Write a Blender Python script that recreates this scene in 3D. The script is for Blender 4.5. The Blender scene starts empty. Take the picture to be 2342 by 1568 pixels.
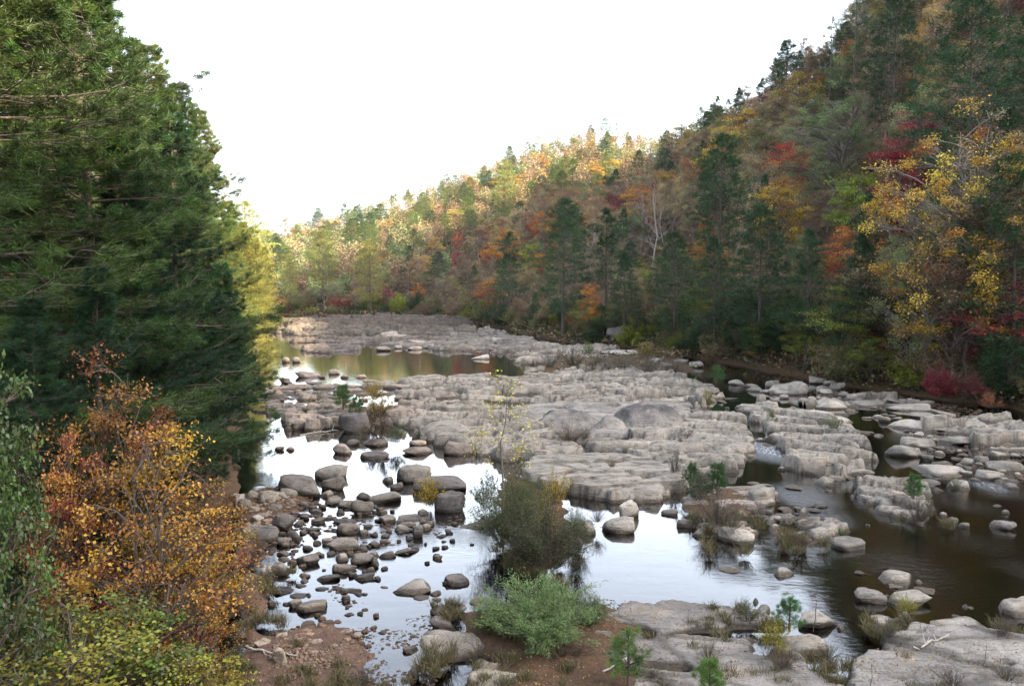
import bpy, bmesh, math, random
import numpy as np
from mathutils import Vector
S = bpy.context.scene
COL = S.collection
R = math.radians

# ------------------------------------------------------------------ camera, light, exposure
CAM_H = 9.0
TILT = math.atan(144.0 / 1786.0)
cam = bpy.data.cameras.new('camera'); cam_o = bpy.data.objects.new('camera', cam); COL.objects.link(cam_o)
cam.sensor_width = 36.0; cam.lens = 1786.0 / 2342.0 * 36.0
cam.clip_start = 0.1; cam.clip_end = 6000.0
cam_o.location = (0, 0, CAM_H); cam_o.rotation_euler = (math.pi / 2 - TILT, 0, 0)
S.camera = cam_o
SUN_AZ, SUN_EL = 108.0, 30.0          # azimuth clockwise from the view direction (+Y)
W = bpy.data.worlds.new('World'); S.world = W; W.use_nodes = True
sk = W.node_tree.nodes.new('ShaderNodeTexSky'); sk.sky_type = 'NISHITA'; sk.sun_disc = False
sk.sun_elevation = R(SUN_EL); sk.sun_rotation = R(SUN_AZ); sk.dust_density = 4.0; sk.air_density = 1.0; sk.ozone_density = 1.0
hz_ = W.node_tree.nodes.new('ShaderNodeHueSaturation'); hz_.inputs['Saturation'].default_value = .5   # thin high cloud veil: a whiter sky
W.node_tree.links.new(sk.outputs[0], hz_.inputs['Color']); W.node_tree.links.new(hz_.outputs[0], W.node_tree.nodes['Background'].inputs[0])
W.node_tree.nodes['Background'].inputs[1].default_value = 0.15
sl = bpy.data.lights.new('sun', 'SUN'); sl.energy = 5.0; sl.angle = R(0.5); sl.color = (1.0, 0.80, 0.52)
so = bpy.data.objects.new('sun', sl); COL.objects.link(so)
sd_ = Vector((math.sin(R(SUN_AZ)) * math.cos(R(SUN_EL)), math.cos(R(SUN_AZ)) * math.cos(R(SUN_EL)), math.sin(R(SUN_EL))))
so.rotation_euler = sd_.to_track_quat('Z', 'Y').to_euler(); so.location = sd_ * 50
S.view_settings.view_transform = 'Standard'; S.view_settings.look = 'None'; S.view_settings.gamma = 1.0
S.view_settings.use_curve_mapping = False
S.view_settings.exposure = 3.1
S.cycles.max_bounces = 6; S.cycles.diffuse_bounces = 2; S.cycles.glossy_bounces = 3; S.cycles.transmission_bounces = 3
S.cycles.transparent_max_bounces = 6; S.cycles.caustics_reflective = False; S.cycles.caustics_refractive = False
S.cycles.use_denoising = True; S.cycles.volume_bounces = 0
try:
    S.cycles.denoiser = 'OPENIMAGEDENOISE'; S.cycles.denoising_input_passes = 'RGB_ALBEDO_NORMAL'
except Exception: pass
S.cycles.use_adaptive_sampling = True; S.cycles.adaptive_threshold = 0.01
S.cycles.use_light_tree = False
W.cycles.sampling_method = 'MANUAL'; W.cycles.sample_map_resolution = 1024

rng = np.random.default_rng(7)
random.seed(7)

# ------------------------------------------------------------------ helpers
def D(px, py, z=0.0):
    """a point of the place, read off the photograph: display pixel -> world point on the plane of height z"""
    u = (px - 1171.0) / 1786.0; v = (784.0 - py) / 1786.0
    c, s = math.cos(TILT), math.sin(TILT)
    d = np.array([u, c + v * s, -s + v * c])
    t = (z - CAM_H) / d[2]
    return d[0] * t, d[1] * t
def proj(x, y, z):
    """world point -> display pixel, to sort and describe things"""
    c, s = math.cos(TILT), math.sin(TILT)
    dz = z - CAM_H
    f = y * c - dz * s; up = y * s + dz * c
    f = max(f, .01)
    return 1171 + 1786 * x / f, 784 - 1786 * up / f

def hsh(ix, iy, iz, seed):
    M = 0xffffffff
    n = (ix.astype(np.int64) * 374761393 + iy.astype(np.int64) * 668265263 + iz.astype(np.int64) * 1274126177 + seed * 1013904223) & M
    n = ((n ^ (n >> 13)) * 1103515245) & M
    n = ((n ^ (n >> 16)) * 69069) & M
    return ((n ^ (n >> 11)) & 0xffffff) / float(0xffffff)
def vnoise(x, y, z=None, seed=0):
    if z is None: z = np.zeros_like(x)
    ix, iy, iz = np.floor(x), np.floor(y), np.floor(z)
    fx, fy, fz = x - ix, y - iy, z - iz
    fx = fx * fx * (3 - 2 * fx); fy = fy * fy * (3 - 2 * fy); fz = fz * fz * (3 - 2 * fz)
    r = 0
    for a in (0, 1):
        for b in (0, 1):
            for c in (0, 1):
                w = (fx if a else 1 - fx) * (fy if b else 1 - fy) * (fz if c else 1 - fz)
                r = r + w * hsh(ix + a, iy + b, iz + c, seed)
    return r
def fbm(x, y, z=None, octv=4, seed=0):
    r = 0; a = .5; t = 0
    for i in range(octv):
        r = r + a * vnoise(x, y, z, seed + i * 17); t += a
        x = x * 2.03 + 11.3; y = y * 2.03 + 5.7
        if z is not None: z = z * 2.03 + 3.1
        a *= .5
    return r / t
def voronoi(x, y, seed=0):
    ix, iy = np.floor(x), np.floor(y)
    f1 = np.full(x.shape, 9.); f2 = np.full(x.shape, 9.); cid = np.zeros(x.shape)
    o = np.zeros_like(ix)
    for a in (-1, 0, 1):
        for b in (-1, 0, 1):
            cx, cy = ix + a, iy + b
            px = cx + hsh(cx, cy, o, seed); py = cy + hsh(cx, cy, o, seed + 5)
            d = np.hypot(px - x, py - y); h = hsh(cx, cy, o, seed + 9)
            m = d < f1
            f2 = np.where(m, f1, np.minimum(f2, d)); cid = np.where(m, h, cid); f1 = np.where(m, d, f1)
    return f1, f2, cid
def cells(x, y, seed=0):
    """voronoi with the seed point of the cell: edge distance, id, second id, seed x, seed y"""
    ix, iy = np.floor(x), np.floor(y); o = np.zeros_like(ix)
    f1 = np.full(x.shape, 9.); f2 = np.full(x.shape, 9.); cid = np.zeros(x.shape); c2 = cid.copy(); sx = cid.copy(); sy = cid.copy()
    for a in (-1, 0, 1):
        for b in (-1, 0, 1):
            cx, cy = ix + a, iy + b
            px = cx + .1 + .8 * hsh(cx, cy, o, seed); py = cy + .1 + .8 * hsh(cx, cy, o, seed + 5)
            d = np.hypot(px - x, py - y); m = d < f1
            f2 = np.where(m, f1, np.minimum(f2, d)); f1 = np.where(m, d, f1)
            cid = np.where(m, hsh(cx, cy, o, seed + 9), cid); c2 = np.where(m, hsh(cx, cy, o, seed + 13), c2); sx = np.where(m, px, sx); sy = np.where(m, py, sy)
    return f2 - f1, cid, c2, sx, sy
def sdf(px, py, poly):
    """signed distance to a polygon, positive inside"""
    d = np.full(px.shape, 1e9); inside = np.zeros(px.shape, bool)
    n = len(poly)
    for i in range(n):
        ax, ay = poly[i]; bx, by = poly[(i + 1) % n]
        ex, ey = bx - ax, by - ay
        t = np.clip(((px - ax) * ex + (py - ay) * ey) / (ex * ex + ey * ey + 1e-12), 0, 1)
        d = np.minimum(d, (px - ax - ex * t) ** 2 + (py - ay - ey * t) ** 2)
        c = (ay > py) != (by > py)
        xi = ax + (py - ay) * ex / (ey if abs(ey) > 1e-12 else 1e-12)
        inside ^= (c & (px < xi))
    d = np.sqrt(d)
    return np.where(inside, d, -d)
def sstep(a, b, x):
    t = np.clip((x - a) / (b - a), 0, 1); return t * t * (3 - 2 * t)

def mesh(name, V, F, mat, tint=None, smooth=False, mat_idx=None, col=None):
    """V (n,3); F: (m,k) array of faces all with k corners"""
    me = bpy.data.meshes.new(name)
    V = np.asarray(V, np.float32); F = np.asarray(F, np.int32)
    k = F.shape[1]
    me.vertices.add(len(V)); me.vertices.foreach_set('co', V.ravel())
    me.loops.add(F.size); me.loops.foreach_set('vertex_index', F.ravel())
    me.polygons.add(len(F)); me.polygons.foreach_set('loop_start', np.arange(0, F.size, k, dtype=np.int32))
    me.polygons.foreach_set('loop_total', np.full(len(F), k, np.int32))
    if smooth: me.polygons.foreach_set('use_smooth', np.ones(len(F), bool))
    for m in (mat if isinstance(mat, (list, tuple)) else [mat]): me.materials.append(m)
    if mat_idx is not None: me.polygons.foreach_set('material_index', np.asarray(mat_idx, np.int32))
    if tint is not None:
        a = me.attributes.new('tint', 'FLOAT', 'POINT'); a.data.foreach_set('value', np.asarray(tint, np.float32))
    if col is not None:
        a = me.attributes.new('pigment', 'FLOAT_COLOR', 'POINT')
        c4 = np.ones((len(V), 4), np.float32); c4[:, :3] = col; a.data.foreach_set('color', c4.ravel())
    me.update(calc_edges=True)
    return me
def link(name, me, parent=None, loc=None, color=None, rz=None, scale=None):
    o = bpy.data.objects.new(name, me); COL.objects.link(o)
    if parent is not None: o.parent = parent
    if loc is not None: o.location = loc
    if color is not None: o.color = (*color[:3], 1)
    if rz is not None: o.rotation_euler = (0, 0, rz)
    if scale is not None: o.scale = scale if hasattr(scale, '__len__') else (scale,) * 3
    return o
def tag(o, label=None, cat=None, group=None, kind=None):
    if label: o['label'] = label
    if cat: o['category'] = cat
    if group: o['group'] = group
    if kind: o['kind'] = kind
    return o

# ------------------------------------------------------------------ materials
def mat(name):
    m = bpy.data.materials.new(name); m.use_nodes = True
    nt = m.node_tree; nt.nodes.clear()
    out = nt.nodes.new('ShaderNodeOutputMaterial')
    return m, nt, out
def N(nt, t, **kw):
    n = nt.nodes.new(t)
    for k, v in kw.items(): setattr(n, k, v)
    return n
def ramp(nt, src, stops):
    r = nt.nodes.new('ShaderNodeValToRGB'); e = r.color_ramp.elements
    while len(e) < len(stops): e.new(.5)
    for i, (p, c) in enumerate(stops):
        e[i].position = p; e[i].color = c if len(c) == 4 else (*c, 1)
    nt.links.new(src, r.inputs[0]); return r.outputs[0]
def g(v): return (v, v, v)
def noise(nt, vec, scale, detail=4, rough=.55, w=None):
    n = nt.nodes.new('ShaderNodeTexNoise'); n.inputs['Scale'].default_value = scale
    n.inputs['Detail'].default_value = detail; n.inputs['Roughness'].default_value = rough
    nt.links.new(vec, n.inputs['Vector']); return n.outputs[0]
def mul(nt, a, b, fac=1.0, mode='MULTIPLY'):
    m = nt.nodes.new('ShaderNodeMix'); m.data_type = 'RGBA'; m.blend_type = mode
    if hasattr(fac, 'links') or isinstance(fac, bpy.types.NodeSocket): nt.links.new(fac, m.inputs[0])
    else: m.inputs[0].default_value = fac
    for s, v in ((m.inputs[6], a), (m.inputs[7], b)):
        if isinstance(v, bpy.types.NodeSocket): nt.links.new(v, s)
        else: s.default_value = (*v, 1) if len(v) == 3 else v
    return m.outputs[2]
def mth(nt, op, a, b=None, clamp=False):
    m = nt.nodes.new('ShaderNodeMath'); m.operation = op; m.use_clamp = clamp
    for s, v in zip(m.inputs, (a, b)):
        if v is None: continue
        if isinstance(v, bpy.types.NodeSocket): nt.links.new(v, s)
        else: s.default_value = v
    return m.outputs[0]

def leaf_material(name, trans=.38, use_attr_color=False, gloss=.012, hue=.06):
    m, nt, out = mat(name)
    if use_attr_color:
        at = N(nt, 'ShaderNodeAttribute', attribute_name='pigment'); base = at.outputs['Color']
    else:
        oi = N(nt, 'ShaderNodeObjectInfo'); base = oi.outputs['Color']
    ti = N(nt, 'ShaderNodeAttribute', attribute_name='tint')
    v = ramp(nt, ti.outputs['Fac'], [(0, (.26, .235, .23)), (.5, (.60, .60, .60)), (1, (.88, .94, .70))])
    c = mul(nt, base, v)
    # a share of leaves further turned: warmer / greener
    hs = N(nt, 'ShaderNodeHueSaturation'); hs.inputs['Saturation'].default_value = 1.0
    hv = ramp(nt, ti.outputs['Fac'], [(0, g(.5 - hue)), (.35, g(.5)), (.7, g(.5)), (1, g(.5 + hue * .6))])
    nt.links.new(hv, hs.inputs['Hue']); nt.links.new(c, hs.inputs['Color'])
    d = N(nt, 'ShaderNodeBsdfDiffuse'); t = N(nt, 'ShaderNodeBsdfTranslucent'); gl = N(nt, 'ShaderNodeBsdfGlossy')
    gl.inputs['Roughness'].default_value = .45; gl.inputs['Color'].default_value = (.8, .85, .9, 1)
    nt.links.new(hs.outputs[0], d.inputs[0]); nt.links.new(hs.outputs[0], t.inputs[0])
    m1 = N(nt, 'ShaderNodeMixShader'); m1.inputs[0].default_value = trans
    nt.links.new(d.outputs[0], m1.inputs[1]); nt.links.new(t.outputs[0], m1.inputs[2])
    m2 = N(nt, 'ShaderNodeMixShader'); m2.inputs[0].default_value = gloss
    nt.links.new(m1.outputs[0], m2.inputs[1]); nt.links.new(gl.outputs[0], m2.inputs[2])
    nt.links.new(m2.outputs[0], out.inputs[0]); return m
M_LEAF = leaf_material('leaves', .30)
M_NEEDLE = leaf_material('needles', .22, gloss=.012, hue=.03)
M_FAR = leaf_material('far foliage', .25, use_attr_color=True, gloss=.01, hue=.04)

def bark_material():
    m, nt, out = mat('bark')
    geo = N(nt, 'ShaderNodeNewGeometry'); mp = N(nt, 'ShaderNodeMapping'); mp.inputs['Scale'].default_value = (1, 1, .25)
    nt.links.new(geo.outputs['Position'], mp.inputs[0])
    n = noise(nt, mp.outputs[0], 14, 5, .7)
    oi = N(nt, 'ShaderNodeObjectInfo')
    c = mul(nt, oi.outputs['Color'], ramp(nt, n, [(.25, g(.28)), (.75, g(.85))]))
    b = N(nt, 'ShaderNodeBsdfPrincipled'); b.inputs['Roughness'].default_value = .9
    nt.links.new(c, b.inputs['Base Color'])
    bp = N(nt, 'ShaderNodeBump'); bp.inputs['Strength'].default_value = .6; bp.inputs['Distance'].default_value = .03
    nt.links.new(n, bp.inputs['Height']); nt.links.new(bp.outputs[0], b.inputs['Normal'])
    nt.links.new(b.outputs[0], out.inputs[0]); return m
M_BARK = bark_material()

def rock_material(name, streaks=0.0, pits=1.0):
    m, nt, out = mat(name)
    geo = N(nt, 'ShaderNodeNewGeometry'); P = geo.outputs['Position']
    oi = N(nt, 'ShaderNodeObjectInfo')
    big = noise(nt, P, .55, 4, .6); mid = noise(nt, P, 2.6, 6, .65); fine = noise(nt, P, 17, 6, .7)
    c = mul(nt, oi.outputs['Color'], ramp(nt, big, [(.3, (.38, .385, .39)), (.5, (.62, .625, .625)), (.7, (.86, .86, .84))]))
    c = mul(nt, c, ramp(nt, mid, [(.26, (.42, .40, .40)), (.45, (.92, .9, .88)), (.72, (1.2, 1.18, 1.17))]))
    c = mul(nt, c, ramp(nt, fine, [(.3, g(.55)), (.6, g(1.12))]), .9)
    # rusty patches
    rust = ramp(nt, noise(nt, P, 1.1, 3, .6), [(.58, g(0)), (.72, g(1))])
    c = mul(nt, c, (1.0, .74, .5), mth(nt, 'MULTIPLY', rust, .45))
    # grey-black lichen and weather crust in patches of its own
    mp = N(nt, 'ShaderNodeMapping'); mp.inputs['Scale'].default_value = (1.0, 1.0, .35); nt.links.new(P, mp.inputs[0])
    li = noise(nt, mp.outputs[0], 1.35, 7, .72)
    sx = N(nt, 'ShaderNodeSeparateXYZ'); nt.links.new(P, sx.inputs[0])
    lf = ramp(nt, li, [(.52 - .14 * streaks, g(0)), (.64 - .10 * streaks, g(1))])
    zf = mth(nt, 'MULTIPLY', mth(nt, 'SUBTRACT', sx.outputs[2], .55), 1.2, True)
    lf2 = mth(nt, 'MULTIPLY', lf, zf, True)
    c = mul(nt, c, (.33, .34, .38), mth(nt, 'MULTIPLY', lf2, .45 + .5 * streaks))
    # pits
    vo = N(nt, 'ShaderNodeTexVoronoi'); vo.inputs['Scale'].default_value = 4.5
    wv = N(nt, 'ShaderNodeMapping'); wv.inputs['Scale'].default_value = (.55, 1.2, 1); nt.links.new(P, wv.inputs[0]); nt.links.new(wv.outputs[0], vo.inputs['Vector'])
    vo.inputs['Randomness'].default_value = 1
    pit = ramp(nt, mth(nt, 'ADD', vo.outputs['Distance'], mth(nt, 'MULTIPLY', mid, .5)), [(.30, g(0)), (.38, g(1))])
    c = mul(nt, c, (.35, .33, .33), mth(nt, 'MULTIPLY', mth(nt, 'SUBTRACT', 1.0, pit), .75 * pits))
    # wet rim at the water line
    wz = mth(nt, 'ADD', sx.outputs[2], mth(nt, 'MULTIPLY', mid, -.16))
    wet = ramp(nt, mth(nt, 'ADD', wz, .5), [(.51, g(1)), (.59, g(0))])
    c = mul(nt, c, (.30, .26, .22), wet)
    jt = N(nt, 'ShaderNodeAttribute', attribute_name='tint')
    bm_ = N(nt, 'ShaderNodeMapping'); bm_.inputs['Rotation'].default_value = (.12, .10, .35); bm_.inputs['Scale'].default_value = (.55, 4.2, 5.5); nt.links.new(P, bm_.inputs[0])
    bd = noise(nt, bm_.outputs[0], 1.6, 6, .72)
    c = mul(nt, c, ramp(nt, bd, [(.36, (.38, .35, .33)), (.44, (.96, .95, .94)), (.62, (1.0, 1.0, 1.0)), (.75, (1.16, 1.14, 1.1))]), .85)
    c = mul(nt, c, (.03, .024, .017), mth(nt, 'MULTIPLY', jt.outputs['Fac'], ramp(nt, fine, [(.25, g(1)), (.8, g(.6))]), True), 'MIX')  # darkens the joints: soil colour together with painted crack shade
    b = N(nt, 'ShaderNodeBsdfPrincipled'); b.inputs['Specular IOR Level'].default_value = .2
    nt.links.new(c, b.inputs['Base Color'])
    nt.links.new(mth(nt, 'SUBTRACT', .88, mth(nt, 'MULTIPLY', wet, .55)), b.inputs['Roughness'])
    h = mth(nt, 'ADD', mth(nt, 'MULTIPLY', mid, .7), mth(nt, 'MULTIPLY', fine, .28))
    h = mth(nt, 'ADD', h, mth(nt, 'MULTIPLY', pit, .22)); h = mth(nt, 'ADD', h, mth(nt, 'MULTIPLY', bd, .55))
    bp = N(nt, 'ShaderNodeBump'); bp.inputs['Strength'].default_value = .75; bp.inputs['Distance'].default_value = .2
    nt.links.new(h, bp.inputs['Height']); nt.links.new(bp.outputs[0], b.inputs['Normal'])
    nt.links.new(b.outputs[0], out.inputs[0]); return m
M_ROCK = rock_material('sandstone')
M_DOME = rock_material('weathered sandstone', 1.0, .2)
M_STONE = rock_material('river stone', 0, .15)

def ground_material():
    m, nt, out = mat('forest floor and mud')
    geo = N(nt, 'ShaderNodeNewGeometry'); P = geo.outputs['Position']
    n1 = noise(nt, P, .35, 5, .65); n2 = noise(nt, P, 5, 6, .7); n3 = noise(nt, P, 30, 4, .7)
    c = ramp(nt, n1, [(.3, (.025, .019, .012)), (.5, (.046, .032, .019)), (.7, (.034, .028, .014))])
    c = mul(nt, c, ramp(nt, n2, [(.3, g(.5)), (.7, (1.5, 1.3, 1.1))]))
    c = mul(nt, c, ramp(nt, n3, [(.35, g(.6)), (.65, (1.6, 1.4, 1.2))]))
    # reddish mud near the water on the near bank, dark olive silt below the water
    at = N(nt, 'ShaderNodeAttribute', attribute_name='tint')
    mud = mul(nt, (.088, .054, .04), ramp(nt, n3, [(.3, g(.5)), (.7, g(1.4))]))
    mud = mul(nt, mud, ramp(nt, n2, [(.3, g(.6)), (.7, g(1.2))]))
    c = mul(nt, c, mud, at.outputs['Fac'], 'MIX')
    b = N(nt, 'ShaderNodeBsdfPrincipled'); b.inputs['Roughness'].default_value = .9; b.inputs['Specular IOR Level'].default_value = .15
    nt.links.new(c, b.inputs['Base Color'])
    bp = N(nt, 'ShaderNodeBump'); bp.inputs['Strength'].default_value = .7; bp.inputs['Distance'].default_value = .06
    nt.links.new(mth(nt, 'ADD', n2, mth(nt, 'MULTIPLY', n3, .5)), bp.inputs['Height']); nt.links.new(bp.outputs[0], b.inputs['Normal'])
    nt.links.new(b.outputs[0], out.inputs[0]); return m
M_GROUND = ground_material()

def water_material():
    m, nt, out = mat('river water')
    geo = N(nt, 'ShaderNodeNewGeometry'); P = geo.outputs['Position']
    at = N(nt, 'ShaderNodeAttribute', attribute_name='tint')   # how fast the water runs here
    mp = N(nt, 'ShaderNodeMapping'); mp.inputs['Scale'].default_value = (.8, 1.5, 1); nt.links.new(P, mp.inputs[0])
    calm = noise(nt, mp.outputs[0], .9, 3, .5); rip = noise(nt, mp.outputs[0], 3.2, 5, .65)
    rr = mth(nt, 'POWER', at.outputs['Fac'], 1.5)
    h = mth(nt, 'ADD', mth(nt, 'MULTIPLY', calm, .006), mth(nt, 'MULTIPLY', rip, mth(nt, 'ADD', .002, mth(nt, 'MULTIPLY', rr, .09))))
    bp = N(nt, 'ShaderNodeBump'); bp.inputs['Strength'].default_value = 1.0; bp.inputs['Distance'].default_value = 1.0
    nt.links.new(h, bp.inputs['Height'])
    fr = N(nt, 'ShaderNodeFresnel'); fr.inputs['IOR'].default_value = 1.34; nt.links.new(bp.outputs[0], fr.inputs['Normal'])
    gl = N(nt, 'ShaderNodeBsdfGlossy'); gl.inputs['Roughness'].default_value = .015; nt.links.new(bp.outputs[0], gl.inputs['Normal'])
    tr = N(nt, 'ShaderNodeBsdfTransparent'); tr.inputs[0].default_value = (.20, .155, .09, 1)
    mx = N(nt, 'ShaderNodeMixShader'); nt.links.new(mth(nt, 'MULTIPLY', fr.outputs[0], 2.5, True), mx.inputs[0])
    nt.links.new(tr.outputs[0], mx.inputs[1]); nt.links.new(gl.outputs[0], mx.inputs[2])
    # foam flecks on the fastest runs
    fm = ramp(nt, noise(nt, P, 7, 5, .75), [(.50, g(0)), (.60, g(1))])
    fo = mth(nt, 'MULTIPLY', fm, mth(nt, 'MULTIPLY', mth(nt, 'SUBTRACT', at.outputs['Fac'], .62), 2.0, True), True)
    df = N(nt, 'ShaderNodeBsdfDiffuse'); df.inputs[0].default_value = (.55, .6, .65, 1)
    m3 = N(nt, 'ShaderNodeMixShader'); nt.links.new(fo, m3.inputs[0]); nt.links.new(mx.outputs[0], m3.inputs[1]); nt.links.new(df.outputs[0], m3.inputs[2])
    nt.links.new(m3.outputs[0], out.inputs[0]); return m
M_WATER = water_material()

# ------------------------------------------------------------------ terrain
AZ = np.array([-180, -110, -60, -40, -30, -24, -20, -17.7, -12, -8, -5.5, -2, 0, 2.5, 6, 9.5, 11.5, 13, 16.5, 20.8, 23.6, 26.2, 33, 37, 45, 60, 90, 120, 150, 180.])
D0 = np.array([60, 60, 230, 230, 225, 220, 215, 212, 205, 195, 178, 158, 140, 120, 110, 102, 97, 92, 84, 76, 71, 67, 64, 62, 60, 56, 54, 60, 80, 60.])
D1 = np.array([200, 200, 420, 420, 420, 420, 420, 420, 420, 420, 420, 420, 420, 420, 420, 400, 250, 232, 215, 205, 200, 198, 190, 205, 240, 250, 250, 250, 250, 200.])
H1 = np.array([4, 6, 14, 16, 18, 20, 21, 22, 36, 44, 51, 59, 64, 72, 77, 69, 45, 46, 47, 56, 65, 76, 96, 114, 160, 170, 168, 160, 60, 6.])  # right of the frame the unseen ridge is raised to cast valley shade
LBY = np.array([0, 10, 17, 25, 40, 60, 90, 130, 165, 200, 260.]); LBX = np.array([-7, -6.2, -6.3, -9.4, -14.5, -21, -29.5, -41, -54, -75, -130.])
MUD = [([(520, 1720), (520, 1300), (600, 1290), (645, 1350), (625, 1440), (700, 1415), (770, 1405), (860, 1420), (880, 1490), (905, 1600), (900, 1720)], .16, 1),
       ([(1060, 1400), (1110, 1375), (1240, 1400), (1385, 1362), (1450, 1392), (1520, 1440), (1500, 1720), (1040, 1720), (1120, 1530), (1060, 1470)], .22, .35),
       ([(500, 1330), (540, 1130), (620, 1100), (700, 1120), (728, 1160), (690, 1190), (640, 1230), (620, 1290)], .12, .2),
       ([(1100, 1185), (1150, 1065), (1290, 1120), (1335, 1200), (1335, 1275), (1240, 1310), (1140, 1285)], .08, .0),
       ([(1545, 1165), (1580, 1120), (1700, 1110), (1750, 1150), (1715, 1215), (1630, 1210)], .2, .2),
       ([(1230, 850), (1260, 820), (1400, 800), (1560, 815), (1600, 850), (1450, 862)], .2, 0)]
MUDW = [([D(*p) for p in poly], h, t) for poly, h, t in MUD]
_fa = np.arange(-180, 180.01, .25); _k = np.exp(-.5 * (np.arange(-16, 17) * .25 / 1.3) ** 2); _k /= _k.sum()
def _smooth(T):
    v = np.interp(_fa, AZ, T); return np.convolve(np.concatenate([v[:16], v, v[-16:]])[:], _k, 'same')[16:-16]
D0S, D1S, H1S = _smooth(D0), _smooth(D1), _smooth(H1)
def terrain(x, y, fine=True):
    r = np.hypot(x, y); az = np.degrees(np.arctan2(x, y))
    d0 = np.interp(az, _fa, D0S); d1 = np.interp(az, _fa, D1S); h1 = np.interp(az, _fa, H1S)
    d0 = d0 + (fbm(x * .06, y * .06, seed=3, octv=3) - .5) * 10
    s = (r - d0) / (d1 - d0)
    hill = np.where(s < 0, s * (d1 - d0) * .12, h1 * np.clip(s, 0, 1) ** 1.08 + 1.2 * sstep(0, .06, s))
    hill = np.where(s > 1, h1 + 1.2 - (r - d1) * .05 * np.minimum(1, (r - d1) / 200), hill)
    hill = hill + np.clip(s, 0, 1) * (fbm(x * .02, y * .02, seed=21) - .5) * 9
    xl = np.interp(y, LBY, LBX)
    dl = xl - x + (fbm(x * .15, y * .15, seed=8, octv=3) - .5) * 3
    left = np.where(dl < 0, dl * .25, np.minimum(dl * .22, 1.6) + np.maximum(dl - 7, 0) * .03)
    left = np.where(y > 215, -9, left)
    h = np.maximum(hill, left)
    bed = -.55 - .25 * fbm(x * .2, y * .2, seed=5)
    h = np.maximum(h, bed)
    h = np.where(r > 900, np.maximum(h, -5), h)
    return h
def ground_at(x, y):
    X = np.atleast_1d(np.float64(x)); Y = np.atleast_1d(np.float64(y))
    h = terrain(X, Y)
    for poly, hh, t in MUDW:
        sd = sdf(X, Y, poly) + (fbm(X * .8, Y * .8, seed=31) - .5) * 1.1
        h = np.maximum(h, -.5 + (hh + .5) * sstep(-.9, .9, sd) + (fbm(X * 2, Y * 2, seed=4) - .5) * .12 * (sd > -1))
    return h
def G(x, y): return float(ground_at(x, y)[0])

def build_ground():
    az = np.concatenate([np.arange(-180, -60, 2.5), np.arange(-60, -30, .5), np.arange(-30, 45, .16), np.arange(45, 180.1, 2.5)])
    rr = [2.0]
    while rr[-1] < 3000: rr.append(rr[-1] * (1.009 if rr[-1] < 60 else 1.02 if rr[-1] < 500 else 1.15) + (.0 if rr[-1] < 500 else 0))
    rr = np.array(rr)
    A, Rr = np.meshgrid(np.radians(az), rr)
    X = Rr * np.sin(A); Y = Rr * np.cos(A)
    H = ground_at(X.ravel(), Y.ravel()).reshape(X.shape)
    near = (Rr < 140)
    H = H + near * (fbm(X * 1.5, Y * 1.5, seed=44) - .5) * .08
    nr, na = X.shape
    idx = np.arange(nr * na).reshape(nr, na)
    F = np.stack([idx[:-1, :-1], idx[:-1, 1:], idx[1:, 1:], idx[1:, :-1]], -1).reshape(-1, 4)[:, ::-1]
    t = np.zeros(X.size); xf, yf = X.ravel(), Y.ravel()
    for poly, hh, tt in MUDW:
        t = np.maximum(t, tt * sstep(-3.5, .5, sdf(xf, yf, poly)))
    me = mesh('ground', np.stack([X.ravel(), Y.ravel(), H.ravel()], -1), F, M_GROUND, tint=t, smooth=True)
    tag(link('ground', me), 'brown forest floor, muddy banks and silty riverbed of the valley', 'ground', kind='structure')
build_ground()

RAPIDS = [(1060, 1230, 60, .55), (900, 1220, 90, .75), (800, 1250, 60, .55), (1760, 1030, 70, .95), (1720, 1010, 40, .9), (2000, 1115, 70, .8), (1850, 1135, 80, .6), (2080, 1010, 60, .6),
          (2260, 1110, 80, .8), (2200, 1150, 90, .5), (1640, 860, 40, .8), (1680, 885, 40, .7), (1700, 960, 40, .5), (2050, 1180, 90, .4), (2230, 1240, 120, .4), (790, 955, 40, .6), (655, 940, 40, .5),
          (1900, 1180, 80, .45), (2100, 1300, 160, .35), (1840, 1250, 60, .4), (2330, 1300, 100, .4), (1680, 1310, 40, .55), (1240, 890, 30, .5)]
def build_water():
    xs = np.arange(-75, 75, .5); ys = np.concatenate([np.arange(2, 70, .4), np.arange(70, 235, 1.5)])
    X, Y = np.meshgrid(xs, ys); t = np.zeros(X.shape)
    for px, py, w, a in RAPIDS:
        cx, cy = D(px, py); rad = w / 1786 * cy
        t = np.maximum(t, a * np.exp(-(((X - cx) / rad) ** 2 + ((Y - cy) / (rad * 1.8)) ** 2)))
    t = np.maximum(t, .05 * sstep(8, 16, X) * (Y < 60))
    nr, na = X.shape; idx = np.arange(nr * na).reshape(nr, na)
    F = np.stack([idx[:-1, :-1], idx[:-1, 1:], idx[1:, 1:], idx[1:, :-1]], -1).reshape(-1, 4)
    me = mesh('water', np.stack([X.ravel(), Y.ravel(), np.zeros(X.size)], -1), F, M_WATER, tint=t.ravel(), smooth=True)
    tag(link('water', me), 'clear brown shallow river water mirroring sky and wooded slopes', 'water', kind='structure')
build_water()

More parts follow.
